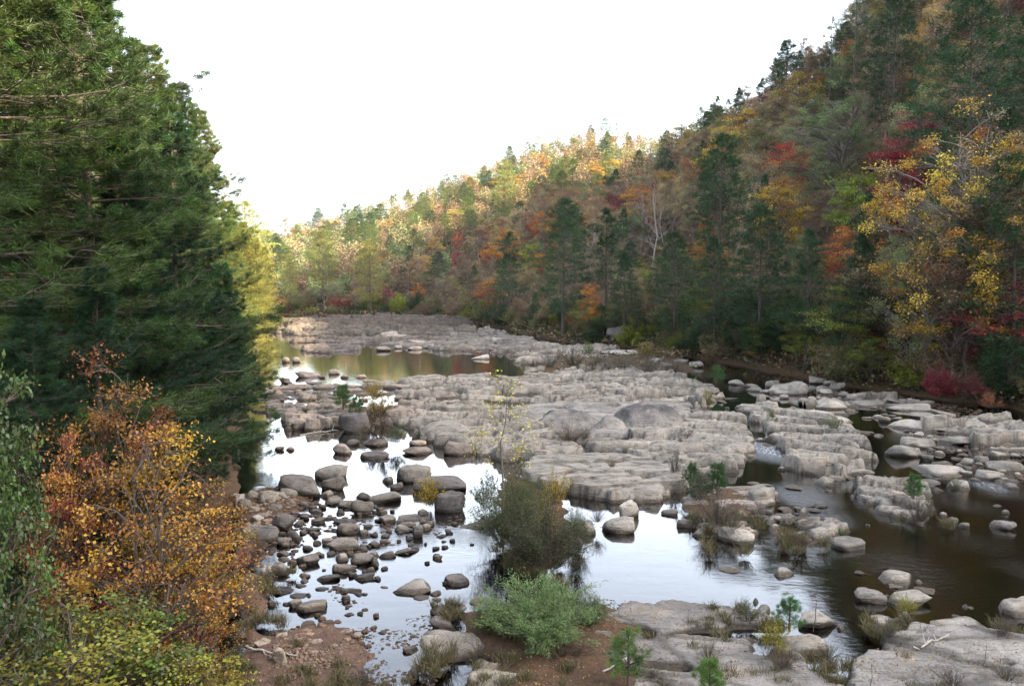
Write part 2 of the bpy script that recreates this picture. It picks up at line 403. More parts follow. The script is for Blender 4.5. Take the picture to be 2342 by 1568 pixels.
# ------------------------------------------------------------------ labels
USED = {}
def ordinal(i, n, what):
    o = ['', 'second', 'third', 'fourth', 'fifth', 'sixth', 'seventh', 'eighth', 'ninth', 'tenth', 'eleventh', 'twelfth', 'thirteenth', 'fourteenth']
    if n == 2: return ('left one of two', 'right one of two')[i]
    if i == 0: return 'leftmost'
    if i == n - 1: return 'rightmost'
    if i < 8: return o[i] + ' from left'
    if n - 1 - i < 8: return o[n - 1 - i] + ' from right'
    return o[i] + ' from left' if i < 14 else 'number %d from left' % (i + 1)
PENDING = []     # (object, base label, px, py)
def want_label(o, base, x, y, z):
    px, py = proj(x, y, z); PENDING.append((o, base, px, py))
def resolve_labels():
    groups = {}
    for it in PENDING: groups.setdefault(it[1], []).append(it)
    for base, its in groups.items():
        if len(its) == 1:
            its[0][0]['label'] = base; continue
        its.sort(key=lambda i: i[2])
        if len(its) <= 8:
            for i, it in enumerate(its): it[0]['label'] = base + ', ' + ordinal(i, len(its), '')
        else:   # rows front to back first
            its.sort(key=lambda i: -i[3]); k = math.ceil(len(its) / 6); rows = [its[j * 6:(j + 1) * 6] for j in range(k)]
            rn = ['nearest row', 'second row', 'third row', 'fourth row', 'fifth row', 'sixth row', 'seventh row', 'eighth row', 'ninth row', 'tenth row', 'eleventh row', 'twelfth row']
            for j, row in enumerate(rows):
                row.sort(key=lambda i: i[2])
                rname = 'farthest row' if j == k - 1 else (rn[j] if j < len(rn) else 'row %d' % (j + 1))
                for i, it in enumerate(row):
                    it[0]['label'] = base + ', ' + rname + ((', ' + ordinal(i, len(row), '')) if len(row) > 1 else '')

# ------------------------------------------------------------------ bedrock ledges (height fields with strata, joints, potholes)
SAND = (.315, .29, .255)
def outcrop(poly_px, h, label, res=.14, seed=0, edge=.7, rough=.5, strata=.35, sang=.15, joint=1.0, domes=(), pools=(), color=SAND, material=None, name='rock_ledge', cat='rock ledge', wob=1.0, tilt=(0, 0), joff=.14, group=None):
    poly = [D(*p) for p in poly_px]; h = h * .74
    P = np.array(poly); x0, y0 = P.min(0) - 1; x1, y1 = P.max(0) + 1
    y0 = max(y0, 11.)
    X, Y = np.meshgrid(np.arange(x0, x1, res), np.arange(y0, y1, res * 1.25))
    x, y = X.ravel(), Y.ravel()
    warp = (fbm(x * .35, y * .35, seed=seed + 1) - .5) * 3.2
    sd = sdf(x, y, poly) + wob * ((fbm(x * .7, y * .7, seed=seed + 2) - .5) * 1.5 + (fbm(x * 2.4, y * 2.4, seed=seed + 3) - .5) * .6)
    # joint-bounded blocks at two sizes, each with its own dip and step
    kx, ky = .24 * joint, .60 * joint
    cs, sn = math.cos(sang), math.sin(sang)
    wx_ = (fbm(x * .5, y * .5, seed=seed + 5) - .5) * .7 + (fbm(x * 2.6, y * 2.6, seed=seed + 35) - .5) * .16; wy_ = (fbm(x * .5, y * .5, seed=seed + 7) - .5) * .7 + (fbm(x * 2.6, y * 2.6, seed=seed + 37) - .5) * .16
    ux, uy = (x + wx_) * cs + (y + wy_) * sn, (y + wy_) * cs - (x + wx_) * sn
    ed, ca, cb_, sx, sy = cells(ux * kx, uy * ky, seed + 8)
    lx, ly = ux - sx / kx, uy - sy / ky                    # place inside the block
    bx, by = (sx / kx) * cs - (sy / ky) * sn, (sx / kx) * sn + (sy / ky) * cs
    sdc = sdf(bx.ravel(), by.ravel(), poly)                # a block is in or out as a whole
    mixw = min(1., rough)
    sd = sd * (1 - .62 * mixw) + np.clip(sdc, -1.2, 1.2) * .62 * mixw
    eb, da, db, tx, ty = cells(ux * kx * 3.1 + 7, uy * ky * 2.9 + 3, seed + 12)
    mx_, my_ = ux - (tx - 7) / (kx * 3.1), uy - (ty - 3) / (ky * 2.9)
    base = h * (.42 + .7 * fbm(x * .14, y * .14, seed=seed + 4, octv=3)) + tilt[0] * (x - P[:, 0].mean()) + tilt[1] * (y - P[:, 1].mean())
    A = strata / .35 * (.35 + .65 * rough) * (1.0 + .75 * sstep(.4, .5, np.array(rough)))
    z = base + A * ((ca - .5) * .34 + lx * (cb_ - .5) * .09 - ly * (.02 + .17 * (ca * 7 % 1)))
    z = z + A * ((da - .5) * .13 + mx_ * (db - .5) * .18 - my_ * (.02 + .20 * (da * 5 % 1)))
    e1 = sstep(0, .045, ed); e2 = sstep(0, .06, eb)
    z = z - A * (.30 * (1 - e1) ** 1.5 + .11 * (1 - e2))
    z = z + (fbm(x * .9, y * 1.5, seed=seed + 14, octv=3) - .5) * .09 * (.4 + rough) + (fbm(x * 4, y * 6, seed=seed + 15) - .5) * .05 * (.4 + rough)
    if rough >= .45:      # open joints that gape down towards the water
        gp = sstep(.30, .62, fbm(x * .3 + 3, y * .3, seed=seed + 52, octv=3)); cw = .03 + .13 * gp
        gap = 1 - sstep(cw * .6, cw, ed); z = z * (1 - .8 * gap) + .02 * gap
    else: gap = 0 * x
    sunk = (ca * 13 % 1 < .11 * mixw) & (sdc > .6) & (sdc < 30)
    z = np.where(sunk, np.minimum(z, -.12), z)
    e = np.clip(sd / (edge * .30 * (.35 + 1.3 * vnoise(x * .5, y * .5, seed=seed + 40))), 0, 1); prof = 1 - (1 - e) ** 2.6
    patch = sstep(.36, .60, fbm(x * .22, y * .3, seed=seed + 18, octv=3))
    dirt_shade = (1 - sstep(.01, .10, ed)) * (.6 + .4 * patch) + (1 - sstep(.01, .12, eb)) * (.3 + .6 * patch)  # joint soil plus occlusion-like shade painted into cracks and hollows
    dirt_shade = np.clip(np.maximum(dirt_shade * min(1.2, .45 + rough), .95 * gap), 0, 1)
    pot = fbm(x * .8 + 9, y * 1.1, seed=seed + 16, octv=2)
    z = z - sstep(.66, .74, pot) * .22; dirt_shade = np.maximum(dirt_shade, .6 * sstep(.68, .76, pot))
    for (dx, dy, dw, dh, dd) in domes:      # display centre at the waterline, width, height px, depth factor
        cx, cy = D(dx, dy); k = cy / 1786.
        rx, ry, hz = dw * .5 * k, dw * .5 * k * dd, dh * k
        wx, wy = fbm(x * .4, y * .4, seed=seed + 20) - .5, fbm(x * .4, y * .4, seed=seed + 24) - .5
        q = ((x - cx + wx * rx * .6) / rx) ** 2 + ((y - cy - ry * .4 + wy * ry * .6) / ry) ** 2
        dz = hz * np.sqrt(np.clip(1 - q, 0, 1)) * (1 + .25 * (fbm(x * .8, y * .8, seed=seed + 22) - .5))
        w = sstep(0, .12, 1 - q)
        z = np.maximum(z, z * (1 - w) + dz * w)
        dirt_shade = dirt_shade * (q > 1)
        z = np.where((q < 1), np.maximum(dz, z * (1 - w * .85)), z)
    for (qx, qy, qw, qd) in pools:
        cx, cy = D(qx, qy); k = cy / 1786.; rx = qw * .5 * k
        q = ((x - cx) / rx) ** 2 + ((y - cy) / (rx * qd)) ** 2 + (fbm(x * 1.1, y * 1.1, seed=seed + 30) - .5) * 1.4
        w = sstep(1.15, .7, q); z = z * (1 - w) + (-.25) * w
    z = z * prof - .55 * (1 - sstep(-.25, .12, sd)) - .02
    nr, na = X.shape; idx = np.arange(nr * na).reshape(nr, na)
    F = np.stack([idx[:-1, :-1], idx[:-1, 1:], idx[1:, 1:], idx[1:, :-1]], -1).reshape(-1, 4)
    keep = (sd[F] > -.45).any(1); F = F[keep]
    u, inv = np.unique(F, return_inverse=True); F = inv.reshape(F.shape)
    cx, cy = P.mean(0)
    V = np.stack([x[u] - cx, y[u] - cy, z[u]], -1)
    me = mesh(name, V, F, material or M_ROCK, tint=dirt_shade[u], smooth=True)
    o = link(name, me, loc=(cx, cy, 0), color=color); tag(o, label, cat, group)
    return o

GL = 'sandstone ledges across the riverbed'
outcrop([(1190, 872), (1300, 850), (1420, 846), (1560, 868), (1625, 880), (1642, 905), (1625, 935), (1580, 950), (1470, 938), (1330, 930), (1180, 925), (1060, 915), (1080, 890)], .75,
        'pale layered sandstone ledge reaching right to the dark channel, behind the domed rocks', seed=10, res=.16, strata=.5, group=GL)
outcrop([(930, 870), (1050, 862), (1172, 868), (1165, 885), (1060, 905), (960, 915), (860, 905), (800, 895), (850, 880)], .5,
        'thin layered rock ledge along the near edge of the dark green pool', seed=30, res=.16, strata=.45, group=GL)
outcrop([(640, 955), (700, 930), (790, 915), (900, 918), (1000, 920), (1080, 930), (1120, 950), (1060, 975), (960, 965), (860, 962), (760, 972), (650, 985)], .55,
        'broken brown ledge with shrubs between the two white reflecting pools on the left', seed=50, res=.13, sang=-.3, strata=.4, color=(.33, .28, .24), group=GL)
outcrop([(925, 960), (980, 938), (1080, 935), (1160, 945), (1230, 950), (1260, 1000), (1250, 1060), (1180, 1062), (1100, 1040), (1000, 1012), (935, 1000)], .95,
        'big rough sandstone mass left of the dark domes, above the left pool', seed=70, res=.13, sang=.5, strata=.36, group=GL,
        domes=[(1010, 1005, 120, 42, .8)])
outcrop([(1150, 935), (1300, 925), (1480, 925), (1560, 935), (1590, 960), (1560, 990), (1460, 1005), (1340, 1010), (1230, 1005), (1150, 990)], .6,
        'row of smooth rounded rock domes with blackened tops in mid river', seed=90, res=.12, strata=.1, rough=.25, material=M_DOME, color=(.28, .26, .24), group=GL,
        domes=[(1488, 985, 165, 62, .9), (1392, 990, 110, 40, .8), (1295, 988, 190, 48, .6), (1205, 985, 130, 42, .6)], pools=[(1395, 936, 50, .6)])
outcrop([(1230, 1010), (1340, 1010), (1420, 1018), (1500, 985), (1590, 960), (1660, 956), (1692, 975), (1704, 1010), (1695, 1045), (1672, 1085), (1600, 1100), (1500, 1070), (1400, 1045), (1300, 1050), (1230, 1062), (1170, 1050)], .85,
        'wide pitted pale rock platform bulging right into the dark channel', seed=110, res=.12, sang=-.2, strata=.24, group=GL,
        pools=[(1325, 1048, 75, .8), (1260, 1035, 40, .6)])
outcrop([(1210, 1066), (1300, 1060), (1400, 1050), (1500, 1072), (1570, 1085), (1560, 1120), (1500, 1148), (1400, 1158), (1310, 1140), (1230, 1115), (1195, 1090)], .85,
        'smooth water-sculpted rock shelf with potholes behind the sky-reflecting pool', seed=130, res=.09, strata=.12, rough=.35, joint=.6, group=GL,
        pools=[(1470, 1105, 75, .45), (1335, 1118, 60, .5), (1350, 1082, 30, .4), (1405, 1068, 70, .35)], domes=[(1540, 1112, 90, 34, .7)])
outcrop([(1700, 930), (1740, 912), (1800, 935), (1870, 948), (1915, 968), (1960, 1010), (1992, 1060), (1990, 1084), (1930, 1102), (1850, 1095), (1815, 1068), (1790, 1038), (1760, 1000), (1725, 965)], .95,
        'long pale rock island in the right channel, split by joints', seed=150, res=.11, sang=-.55, strata=.24, joint=.8, joff=.2, group=GL)
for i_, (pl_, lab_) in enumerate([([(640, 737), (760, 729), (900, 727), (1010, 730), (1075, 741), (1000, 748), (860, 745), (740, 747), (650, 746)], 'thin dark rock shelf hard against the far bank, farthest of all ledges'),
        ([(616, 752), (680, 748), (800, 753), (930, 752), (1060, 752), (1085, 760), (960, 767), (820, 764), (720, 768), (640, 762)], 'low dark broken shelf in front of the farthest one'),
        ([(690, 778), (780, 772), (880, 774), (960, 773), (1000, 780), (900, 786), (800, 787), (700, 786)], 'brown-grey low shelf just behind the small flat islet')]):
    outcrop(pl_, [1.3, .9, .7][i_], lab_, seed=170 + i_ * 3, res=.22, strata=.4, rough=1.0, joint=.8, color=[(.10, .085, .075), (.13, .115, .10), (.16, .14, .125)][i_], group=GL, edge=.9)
outcrop([(860, 790), (960, 776), (1050, 768), (1120, 752), (1180, 775), (1250, 795), (1240, 815), (1200, 825), (1120, 808), (1000, 802)], .8,
        'pale broken rock shelf at the far end of the green pool', seed=190, res=.26, strata=.3, rough=.8, joint=.55, joff=.3, color=(.22, .20, .18), group=GL)
outcrop([(1180, 800), (1250, 795), (1330, 792), (1420, 798), (1440, 812), (1340, 822), (1260, 832), (1190, 835)], .7,
        'low pale rock bench behind the grey shrubs near the far bank', seed=200, res=.25, strata=.5, group=GL)
outcrop([(690, 797), (740, 788), (810, 792), (815, 800), (760, 808), (700, 806)], .55, 'small flat rock islet in the far end of the green pool', seed=210, res=.2, strata=.4, group=GL, color=(.16, .14, .13))
outcrop([(620, 895), (690, 880), (760, 880), (820, 885), (830, 905), (740, 915), (640, 915), (600, 905)], .3, 'low brown ledge beside the far left pool with grass tufts', seed=220, res=.18, color=(.30, .25, .21), group=GL)
outcrop([(600, 925), (700, 926), (800, 935), (830, 950), (700, 958), (590, 955)], .12, 'thin broken rock slivers just above water by the left pines', seed=226, res=.15, strata=.3, rough=1.2, joint=1.4, color=(.27, .24, .23), group=GL)
outcrop([(2050, 980), (2100, 955), (2180, 940), (2260, 950), (2342, 975), (2400, 1000), (2400, 1035), (2300, 1030), (2200, 1025), (2110, 1005), (2060, 1000)], .6,
        'tumbled pale slabs against the right bank below the red bush', seed=240, res=.13, sang=.45, strata=.26, rough=1.2, joint=.7, joff=.35, group=GL)
outcrop([(1850, 905), (1960, 905), (2060, 915), (2150, 930), (2120, 948), (2000, 945), (1900, 935), (1850, 922)], .5,
        'flat pale slabs lining the right bank behind the long rock island', seed=250, res=.15, strata=.35, rough=1.1, joint=.6, joff=.3, group=GL)
outcrop([(1940, 1132), (1975, 1110), (2080, 1105), (2140, 1118), (2152, 1150), (2125, 1185), (2070, 1192), (2000, 1165)], .62, 'pale rock islet carrying a bush and a tiny pine in the right channel', seed=260, res=.09, sang=-.6, strata=.2, joint=1.2, group=GL)
outcrop([(1745, 1190), (1770, 1168), (1840, 1160), (1900, 1180), (1905, 1200), (1950, 1245), (1900, 1262), (1830, 1262), (1770, 1235)], .48, 'craggy upright rock cluster with dry grass in the right water', seed=270, res=.07, strata=.2, sang=.8, rough=1., joint=1.6, joff=.3, group=GL)
outcrop([(1525, 1160), (1560, 1125), (1640, 1112), (1760, 1118), (1772, 1145), (1740, 1165), (1730, 1200), (1690, 1228), (1620, 1215), (1560, 1185)], .42, 'low rocky islet under grey brown shrubs and young pines', seed=280, res=.09, strata=.15, color=(.36, .31, .27), group=GL)
# near right bedrock
outcrop([(1375, 1470), (1400, 1425), (1440, 1400), (1545, 1390), (1640, 1398), (1720, 1402), (1760, 1440), (1790, 1500), (1860, 1545), (1920, 1640), (1450, 1700), (1400, 1560)], .42,
        'grey pitted bedrock sheet in the foreground around the small pine sapling', seed=300, res=.055, strata=.06, sang=-.5, rough=.4, joint=.3, pools=[(1482, 1462, 34, 1.3)], color=(.28, .26, .24), group=GL, edge=.5)
outcrop([(1870, 1520), (1935, 1472), (2010, 1440), (2120, 1435), (2230, 1455), (2342, 1480), (2420, 1490), (2420, 1700), (1950, 1700), (1880, 1568)], .62,
        'broad smooth grey bedrock sheet filling the bottom right corner', seed=320, res=.055, strata=.06, sang=-.5, rough=.35, joint=.26, color=(.29, .27, .25), group=GL, edge=.5)
outcrop([(1930, 1408), (2000, 1396), (2090, 1402), (2130, 1430), (2060, 1452), (1960, 1462)], .38, 'small pale bedrock shelf at the water edge, right foreground', seed=330, res=.06, strata=.1, rough=.3, joint=.7, group=GL)
outcrop([(2180, 1382), (2250, 1366), (2342, 1360), (2420, 1358), (2420, 1460), (2330, 1450), (2280, 1412), (2220, 1402)], .5, 'flat pale bedrock tongue on the right frame edge pointing into the river', seed=340, res=.06, strata=.12, rough=.3, joint=.6, group=GL)
outcrop([(1055, 1545), (1090, 1518), (1180, 1492), (1240, 1500), (1275, 1540), (1300, 1640), (1060, 1680), (1040, 1590)], .45, 'large smooth tan slab at the bottom centre edge of the frame', seed=350, res=.05, strata=.05, rough=.2, joint=.3, edge=.6, color=(.37, .33, .28), group=GL)

# ------------------------------------------------------------------ boulders
def ico(level):
    bm = bmesh.new(); bmesh.ops.create_icosphere(bm, subdivisions=level, radius=1)
    V = np.array([v.co[:] for v in bm.verts]); F = np.array([[v.index for v in f.verts] for f in bm.faces]); bm.free(); return V, F
ICO = {l: ico(l) for l in (2, 3, 4, 5)}
def boulder_mesh(seed, level=4, planes=11, sharp=9., noise_a=.08, name='boulder', material=None):
    V, F = ICO[level]; r = np.random.default_rng(seed)
    n = r.normal(size=(planes, 3)); n /= np.linalg.norm(n, axis=1)[:, None]
    d = r.uniform(.62, 1.0, planes)
    n = np.vstack([n, [[0, 0, 1], [0, 0, -1]]]); d = np.append(d, [r.uniform(.7, .95), .8])
    c = np.maximum(V @ n.T, 1e-3); rad = d / c
    rad = np.clip(rad, 0, 3)
    rr = (np.mean(rad ** -sharp, axis=1)) ** (-1 / sharp) * (len(d) ** (-1 / sharp))
    rr = np.minimum(rr, 1.25)
    P = V * rr[:, None]
    nz = fbm(P[:, 0] * 1.3 + seed, P[:, 1] * 1.3, P[:, 2] * 1.3, 3, seed) - .5
    nf = fbm(P[:, 0] * 5 + seed, P[:, 1] * 5, P[:, 2] * 5, 3, seed + 3) - .5
    P = P * (1 + noise_a * 2.4 * nz + noise_a * .7 * nf)[:, None]
    P -= (P.max(0) + P.min(0)) / 2; P /= (P.max(0) - P.min(0)) / 2
    return mesh(name, P, F, material or M_STONE, smooth=True)
BM_BLOCK = [boulder_mesh(100 + i, 4, 7, 60., .13) for i in range(12)]
BM_ROUND = [boulder_mesh(200 + i, 4, 11, 18., .11) for i in range(9)]
BM_SLAB = [boulder_mesh(300 + i, 4, 9, 40., .13, material=M_ROCK) for i in range(7)]
BM_SMALL = [boulder_mesh(400 + i, 3, 7, 20., .1, name='cobble') for i in range(12)]

def c5(x, y, w, h): return 524.6 + x * .2987, 712 + y * .2987, w * .2987, h * .2987
def c6(x, y, w, h): return 524.6 + x * .313, 1077.3 + y * .313, w * .313, h * .313
def c7(x, y, w, h): return 1077.3 + x * .3585, 749.4 + y * .3585, w * .3585, h * .3585
def c8(x, y, w, h): return 1592.5 + x * .3286, 796.3 + y * .3286, w * .3286, h * .3286
def c10(x, y, w, h): return 1686.3 + x * .28, 1217.8 + y * .28, w * .28, h * .28
# crop (centre x, foot y, width, height) [, degrees of turn, label]
ROCKS = {
 c5: '''375 1070 90 40;465 1070 80 40;865 1105 150 95;1110 1135 225 70;765 1300 260 130;795 1385 190 120;490 920 190 110;640 930 130 120;730 925 130 135;815 915 110 120;900 845 100 80
 950 955 240 185;1280 890 170 150;930 1035 120 60;1110 1040 200 80;1440 1040 140 60;1450 1100 260 80;1760 1115 240 120;1400 1330 250 160;1210 1320 90 60;1280 1370 100 60;1500 1235 80 60
 1610 1395 400 145;1690 1560 240 190;1190 1470 240 90;1030 1450 120 70;1010 1560 180 120;890 1510 140 70;800 1480 150 70;740 1430 110 60;540 1440 320 180;285 1500 150 115;450 1450 130 80;670 1560 110 50
 590 515 200 55;700 515 60 25;420 560 90 55;800 490 80 45;880 515 60 30;1010 515 90 35;510 400 60 50;430 400 60 50;1480 1560 80 50;120 1540 130 90;180 1470 120 80;60 1480 110 90;350 1550 120 60
 440 560 80 30;330 590 110 30;640 560 130 28;560 575 120 25;700 600 140 30;350 640 100 35;520 640 60 45;590 640 150 40;330 700 120 22;260 680 100 18;400 750 170 28;600 760 160 40;700 720 130 30;460 800 160 60;620 800 120 50;1080 560 140 40;1300 600 260 50;1500 590 200 45;1380 640 200 45;1660 600 160 40;1330 680 140 45;1560 780 320 45;1700 745 150 35;1120 830 200 60;1180 900 140 90
 2070 270 150 70;1180 310 110 45;1290 290 60 30;1420 300 110 35;1530 290 100 45;1440 250 130 30;1240 215 150 60;1340 230 160 50''',
 c6: '''650 385 110 48;850 395 190 60;860 470 160 95;835 585 225 112;600 450 130 45;625 465 90 30;980 465 70 40;1010 420 60 35;1055 560 100 55;975 570 55 40;1150 390 125 75;1120 318 70 40;1190 303 40 25
 1320 365 170 48;1265 452 120 55;1370 500 85 110;1300 410 120 48;1540 485 90 30;1780 415 180 40;1440 440 70 60;210 530 290 120;385 450 170 150;470 515 110 90;395 550 110 80;120 540 150 130;570 580 80 42;570 690 200 105
 390 620 100 45;385 655 110 35;370 765 140 105;530 700 60 30;460 690 60 50;830 665 110 75;965 685 185 90;1045 640 90 60;1060 700 60 80;835 745 180 75;1150 635 130 55;1285 605 190 48;1520 650 75 45
 545 815 85 35;545 780 90 40;715 800 185 45;520 845 90 22;985 795 160 50;400 885 190 32;665 870 90 28;575 915 50 30;500 920 140 20;790 870 70 30;840 890 70 40;910 880 120 30;940 910 80 30;850 955 65 60;990 905 50 20
 1130 855 60 18;1320 895 290 95;1500 910 90 45;1400 935 120 26;1510 950 80 25;1660 840 190 90;1575 830 40 30;590 1035 220 100;480 1000 100 70;1600 1060 280 95;1560 1165 210 105;1810 970 120 45
 1620 1385 480 215;1320 1330 120 55;1350 1530 110 125;370 1470 130 150;580 1140 120 50;640 1065 50 35;675 1090 60 35;925 1245 80 60;850 1220 100 35;670 1170 80 40;500 1150 30 30;1070 1070 45 40;955 1050 45 30
 880 1055 90 30;990 1020 50 25;860 1000 30 25;380 1250 90 40;345 1190 100 26;580 1240 100 26;630 1290 110 22;240 1310 130 36;130 1280 60 50;300 990 60 50;420 980 60 30;380 1210 120 25;560 1210 90 25
 250 360 120 40;330 310 80 35;400 360 70 35;470 330 70 40;540 270 80 50;610 290 70 45;440 270 80 50;380 230 110 60;300 260 90 50;200 400 110 60;250 470 90 60;90 290 120 80;180 320 90 50;500 400 90 45;740 250 100 45;810 320 60 30;1040 330 60 20;1060 270 50 30;730 355 80 28;770 440 70 25;720 540 80 60;640 540 60 40;880 620 60 40;700 520 60 30
 990 1180 60 35;1050 1150 60 25;1340 1210 50 22;1120 1190 70 25;960 1280 60 35;1010 1290 60 30;720 1120 90 40;790 1110 60 30;1180 540 60 14;640 1290 60 30;760 1330 70 30;860 1280 60 26;470 1170 60 26;540 1320 80 26;620 1380 60 24;450 1330 60 24''',
 c7: '''225 125 140 62;960 130 200 105;950 1320 220 120;1010 1230 130 130;730 1330 130 110;640 1330 90 70;1270 1200 110 48;1370 1280 110 65;1480 1340 130 58;1425 565 110 50;1480 605 70 35;1080 735 160 60;1390 600 60 40
 1600 480 60 15;60 205 120 30;300 140 60 30;340 215 100 35;430 140 120 40;520 130 60 35;700 150 180 30;950 185 230 30;1180 235 90 30;1250 260 80 25;1440 260 90 45;1340 240 90 30;820 350 160 40;640 330 140 40;480 330 100 45;340 395 70 40;400 400 70 45''',
 c8: '''290 265 120 50;420 308 130 45;535 282 100 60;650 335 270 90;615 358 70 40;390 278 90 30;480 318 70 30;240 357 110 14;215 422 30 15;850 255 130 55;960 300 80 60;905 330 90 50;1000 290 90 50;1030 340 90 40;870 310 60 50;940 260 100 40
 940 432 240 85;760 388 90 40;810 372 60 40;1190 412 280 50;1500 445 290 60;1430 395 200 38;1270 492 90 33;1190 492 60 18;1570 495 180 50;1720 495 170 65;1500 578 250 65;1740 590 260 75;1900 570 260 80;1850 680 290 75;2100 645 250 95;2230 595 100 40
 860 500 480 45;950 525 300 65;1050 592 110 70;1190 592 100 22;1120 602 90 18;1270 612 60 20;1120 885 230 70;380 658 60 35;445 652 50 30;490 640 50 30;375 762 80 28;595 855 50 33;500 680 60 18
 1450 770 230 105;1560 705 210 90;1500 700 150 85;1610 790 90 55;1690 705 80 28;1780 722 70 18;1640 715 60 25;1730 892 330 75;1880 892 80 45;1720 815 140 32;1830 772 100 14;1870 750 80 25;1900 812 120 55;1990 820 100 75;2100 772 120 60;2165 880 250 105;2050 925 220 88
 2180 940 160 35;2190 982 110 45;2230 765 100 40;2180 692 200 40;2060 670 80 30;2080 655 90 25;900 965 160 75;980 925 110 42;1060 915 100 35;700 982 150 32;1260 952 130 48;1430 928 170 24;1610 952 190 38;1410 968 90 33;1180 1002 110 33;1680 997 80 28;1840 992 150 75
 1560 930 60 20;1300 905 70 14;1470 905 60 12;1870 1255 70 45;1790 1215 90 45;1720 1180 60 45;470 1100 190 135;400 1010 220 60;480 1105 160 60;870 1112 95 34;790 1107 70 18;630 1135 120 35;840 1145 100 35;730 1130 90 26;500 1190 80 28;510 1157 60 36;970 1195 60 20;870 1232 75 23;640 1150 80 28;700 1160 90 25;850 1275 60 25
 290 1368 260 140;55 1318 130 50;1070 1412 230 100;2150 1270 165 78;2155 1158 60 38;1400 1230 90 14;2100 1100 70 12;2250 900 60 40;400 950 90 20;500 955 120 16;920 1000 60 20;1950 700 40 14;1540 590 60 20;1360 480 60 20;1310 470 50 20;1000 470 130 30;1100 445 120 26''',
 c10: '''385 365 180 92;1010 342 110 38;1310 430 310 125;1100 588 250 150;1420 605 360 140;1300 452 110 30;1570 500 190 50;1485 420 70 40;1850 835 470 140;670 790 360 180;560 1010 400 180;1790 690 70 26;620 520 60 12;850 800 60 50;-60 320 180 30;1230 520 40 20''',
}
BIG = {(c5, 950, 955): 'large dark brown boulder below the shrub-topped ledge at the left pool',
 (c5, 1610, 1395): 'big dark whale-backed boulder left of the central shrub', (c5, 1690, 1560): 'pale squat boulder beside the yellow leafed little bush',
 (c5, 1400, 1330): 'pointed light boulder standing in the white reflecting pool', (c5, 865, 1105): 'smooth tan boulder alone in the left white pool',
 (c5, 1110, 1135): 'flat dark-sided slab lying in the left white pool', (c5, 765, 1300): 'long pointed brown boulder on the near shore of the left pool',
 (c5, 795, 1385): 'wedge-shaped grey boulder with flat top in front of the long pointed one', (c5, 540, 1440): 'wide low boulder half bedded in the left shore',
 (c5, 1010, 1560): 'angular tilted block among the stepping stones left of centre', (c5, 1190, 1470): 'long flat-topped boulder bar across the shallows',
 (c6, 835, 585): 'boxy flat-topped block in the middle of the left shallows', (c6, 860, 470): 'egg-shaped brown boulder just behind the boxy block', (c6, 965, 685): 'rounded tan boulder in front of the boxy block',
 (c6, 210, 530): 'long smooth tilted rock against the left bank bushes', (c6, 570, 690): 'flat brown boulder on the left edge of the shallows',
 (c6, 1320, 895): 'humped brown boulder alone in the calm near pool', (c6, 1660, 840): 'dark boulder in the pool left of the silvery willow bush', (c6, 590, 1035): 'twin-humped brown boulder by the red mud',
 (c6, 1600, 1060): 'flat grey boulder at the left foot of the willow bush', (c6, 1560, 1165): 'ridged brown boulder with orange water at its foot',
 (c6, 1620, 1385): 'long tan tilted slab at the left foot of the willow bush, bottom centre', (c6, 370, 1470): 'upright pale egg-shaped boulder standing on the red mud', (c6, 1350, 1530): 'small tan wedge in the shallow orange water at the bottom edge',
 (c7, 960, 130): 'big slanted dark boulder at the foot of the far bank trees', (c7, 225, 125): 'dark block on the pale far shelf', (c7, 950, 1320): 'big pale boulder at the left end of the sky-reflecting pool',
 (c8, 1450, 770): 'large pale sculpted block in the right channel', (c8, 290, 1368): 'large light boulder with a scooped top in the right pool', (c8, 1070, 1412): 'pointed pale boulder right of the grassy crags',
 (c8, 2150, 1270): 'white angular boulder alone in the dark water, far right', (c8, 650, 335): 'large smooth pale boulder on the right bank of the upper channel', (c8, 2165, 880): 'large pale boulder on the right frame edge',
 (c8, 860, 500): 'very long flat slab lying across the top of the rock island', (c8, 470, 1100): 'smooth pale boulder right of the shrub islet',
 (c10, 385, 365): 'small rounded boulder with a grass tuft in the near right water', (c10, 1310, 430): 'saddle-shaped grey boulder in the near right water', (c10, 1420, 605): 'pale flat boulder with yellow weed, near right shore',
 (c10, 1850, 835): 'smooth long pale boulder between the bedrock sheets, lower right', (c10, 670, 790): 'square-topped boulder behind the yellow leaved bush', (c10, 560, 1010): 'hollowed pale boulder under dry grass, lower right'}
ZONES = [('beside the far green pool', 900, 830), ('at the foot of the far bank', 1350, 770), ('by the lit far pines', 720, 760), ('near the left pool outlet', 700, 920), ('on the ledge under the yellow shrub', 900, 960),
 ('in the left white pool', 760, 1060), ('in the stepping-stone shallows', 830, 1200), ('along the left bank bushes', 610, 1180), ('in the left shallow pool', 720, 1310), ('on the red mud', 700, 1480),
 ('in the near calm pool', 930, 1400), ('near the willow bush', 1080, 1450), ('left of the central shrub', 980, 1190), ('right of the central shrub', 1390, 1200), ('near the shrub islet', 1640, 1240),
 ('by the domed rocks', 1480, 960), ('behind the domed rocks', 1350, 870), ('in the upper right channel', 1700, 900), ('beside the long rock island', 1850, 1010), ('on the far right bank', 1990, 900), ('below the red bush', 2200, 960),
 ('among slabs at the right frame edge', 2280, 1080), ('in the middle of the right channel', 2050, 1050), ('around the bushy rock islet', 2060, 1150), ('by the grassy crags', 1850, 1210), ('in the lower right river', 2150, 1290), ('on the near right shore', 2050, 1400), ('near the foreground pine sapling', 1450, 1500)]
def zone(px, py):
    return min(ZONES, key=lambda z: (z[1] - px) ** 2 + ((z[2] - py) * 1.6) ** 2)[0]
nrock = 0
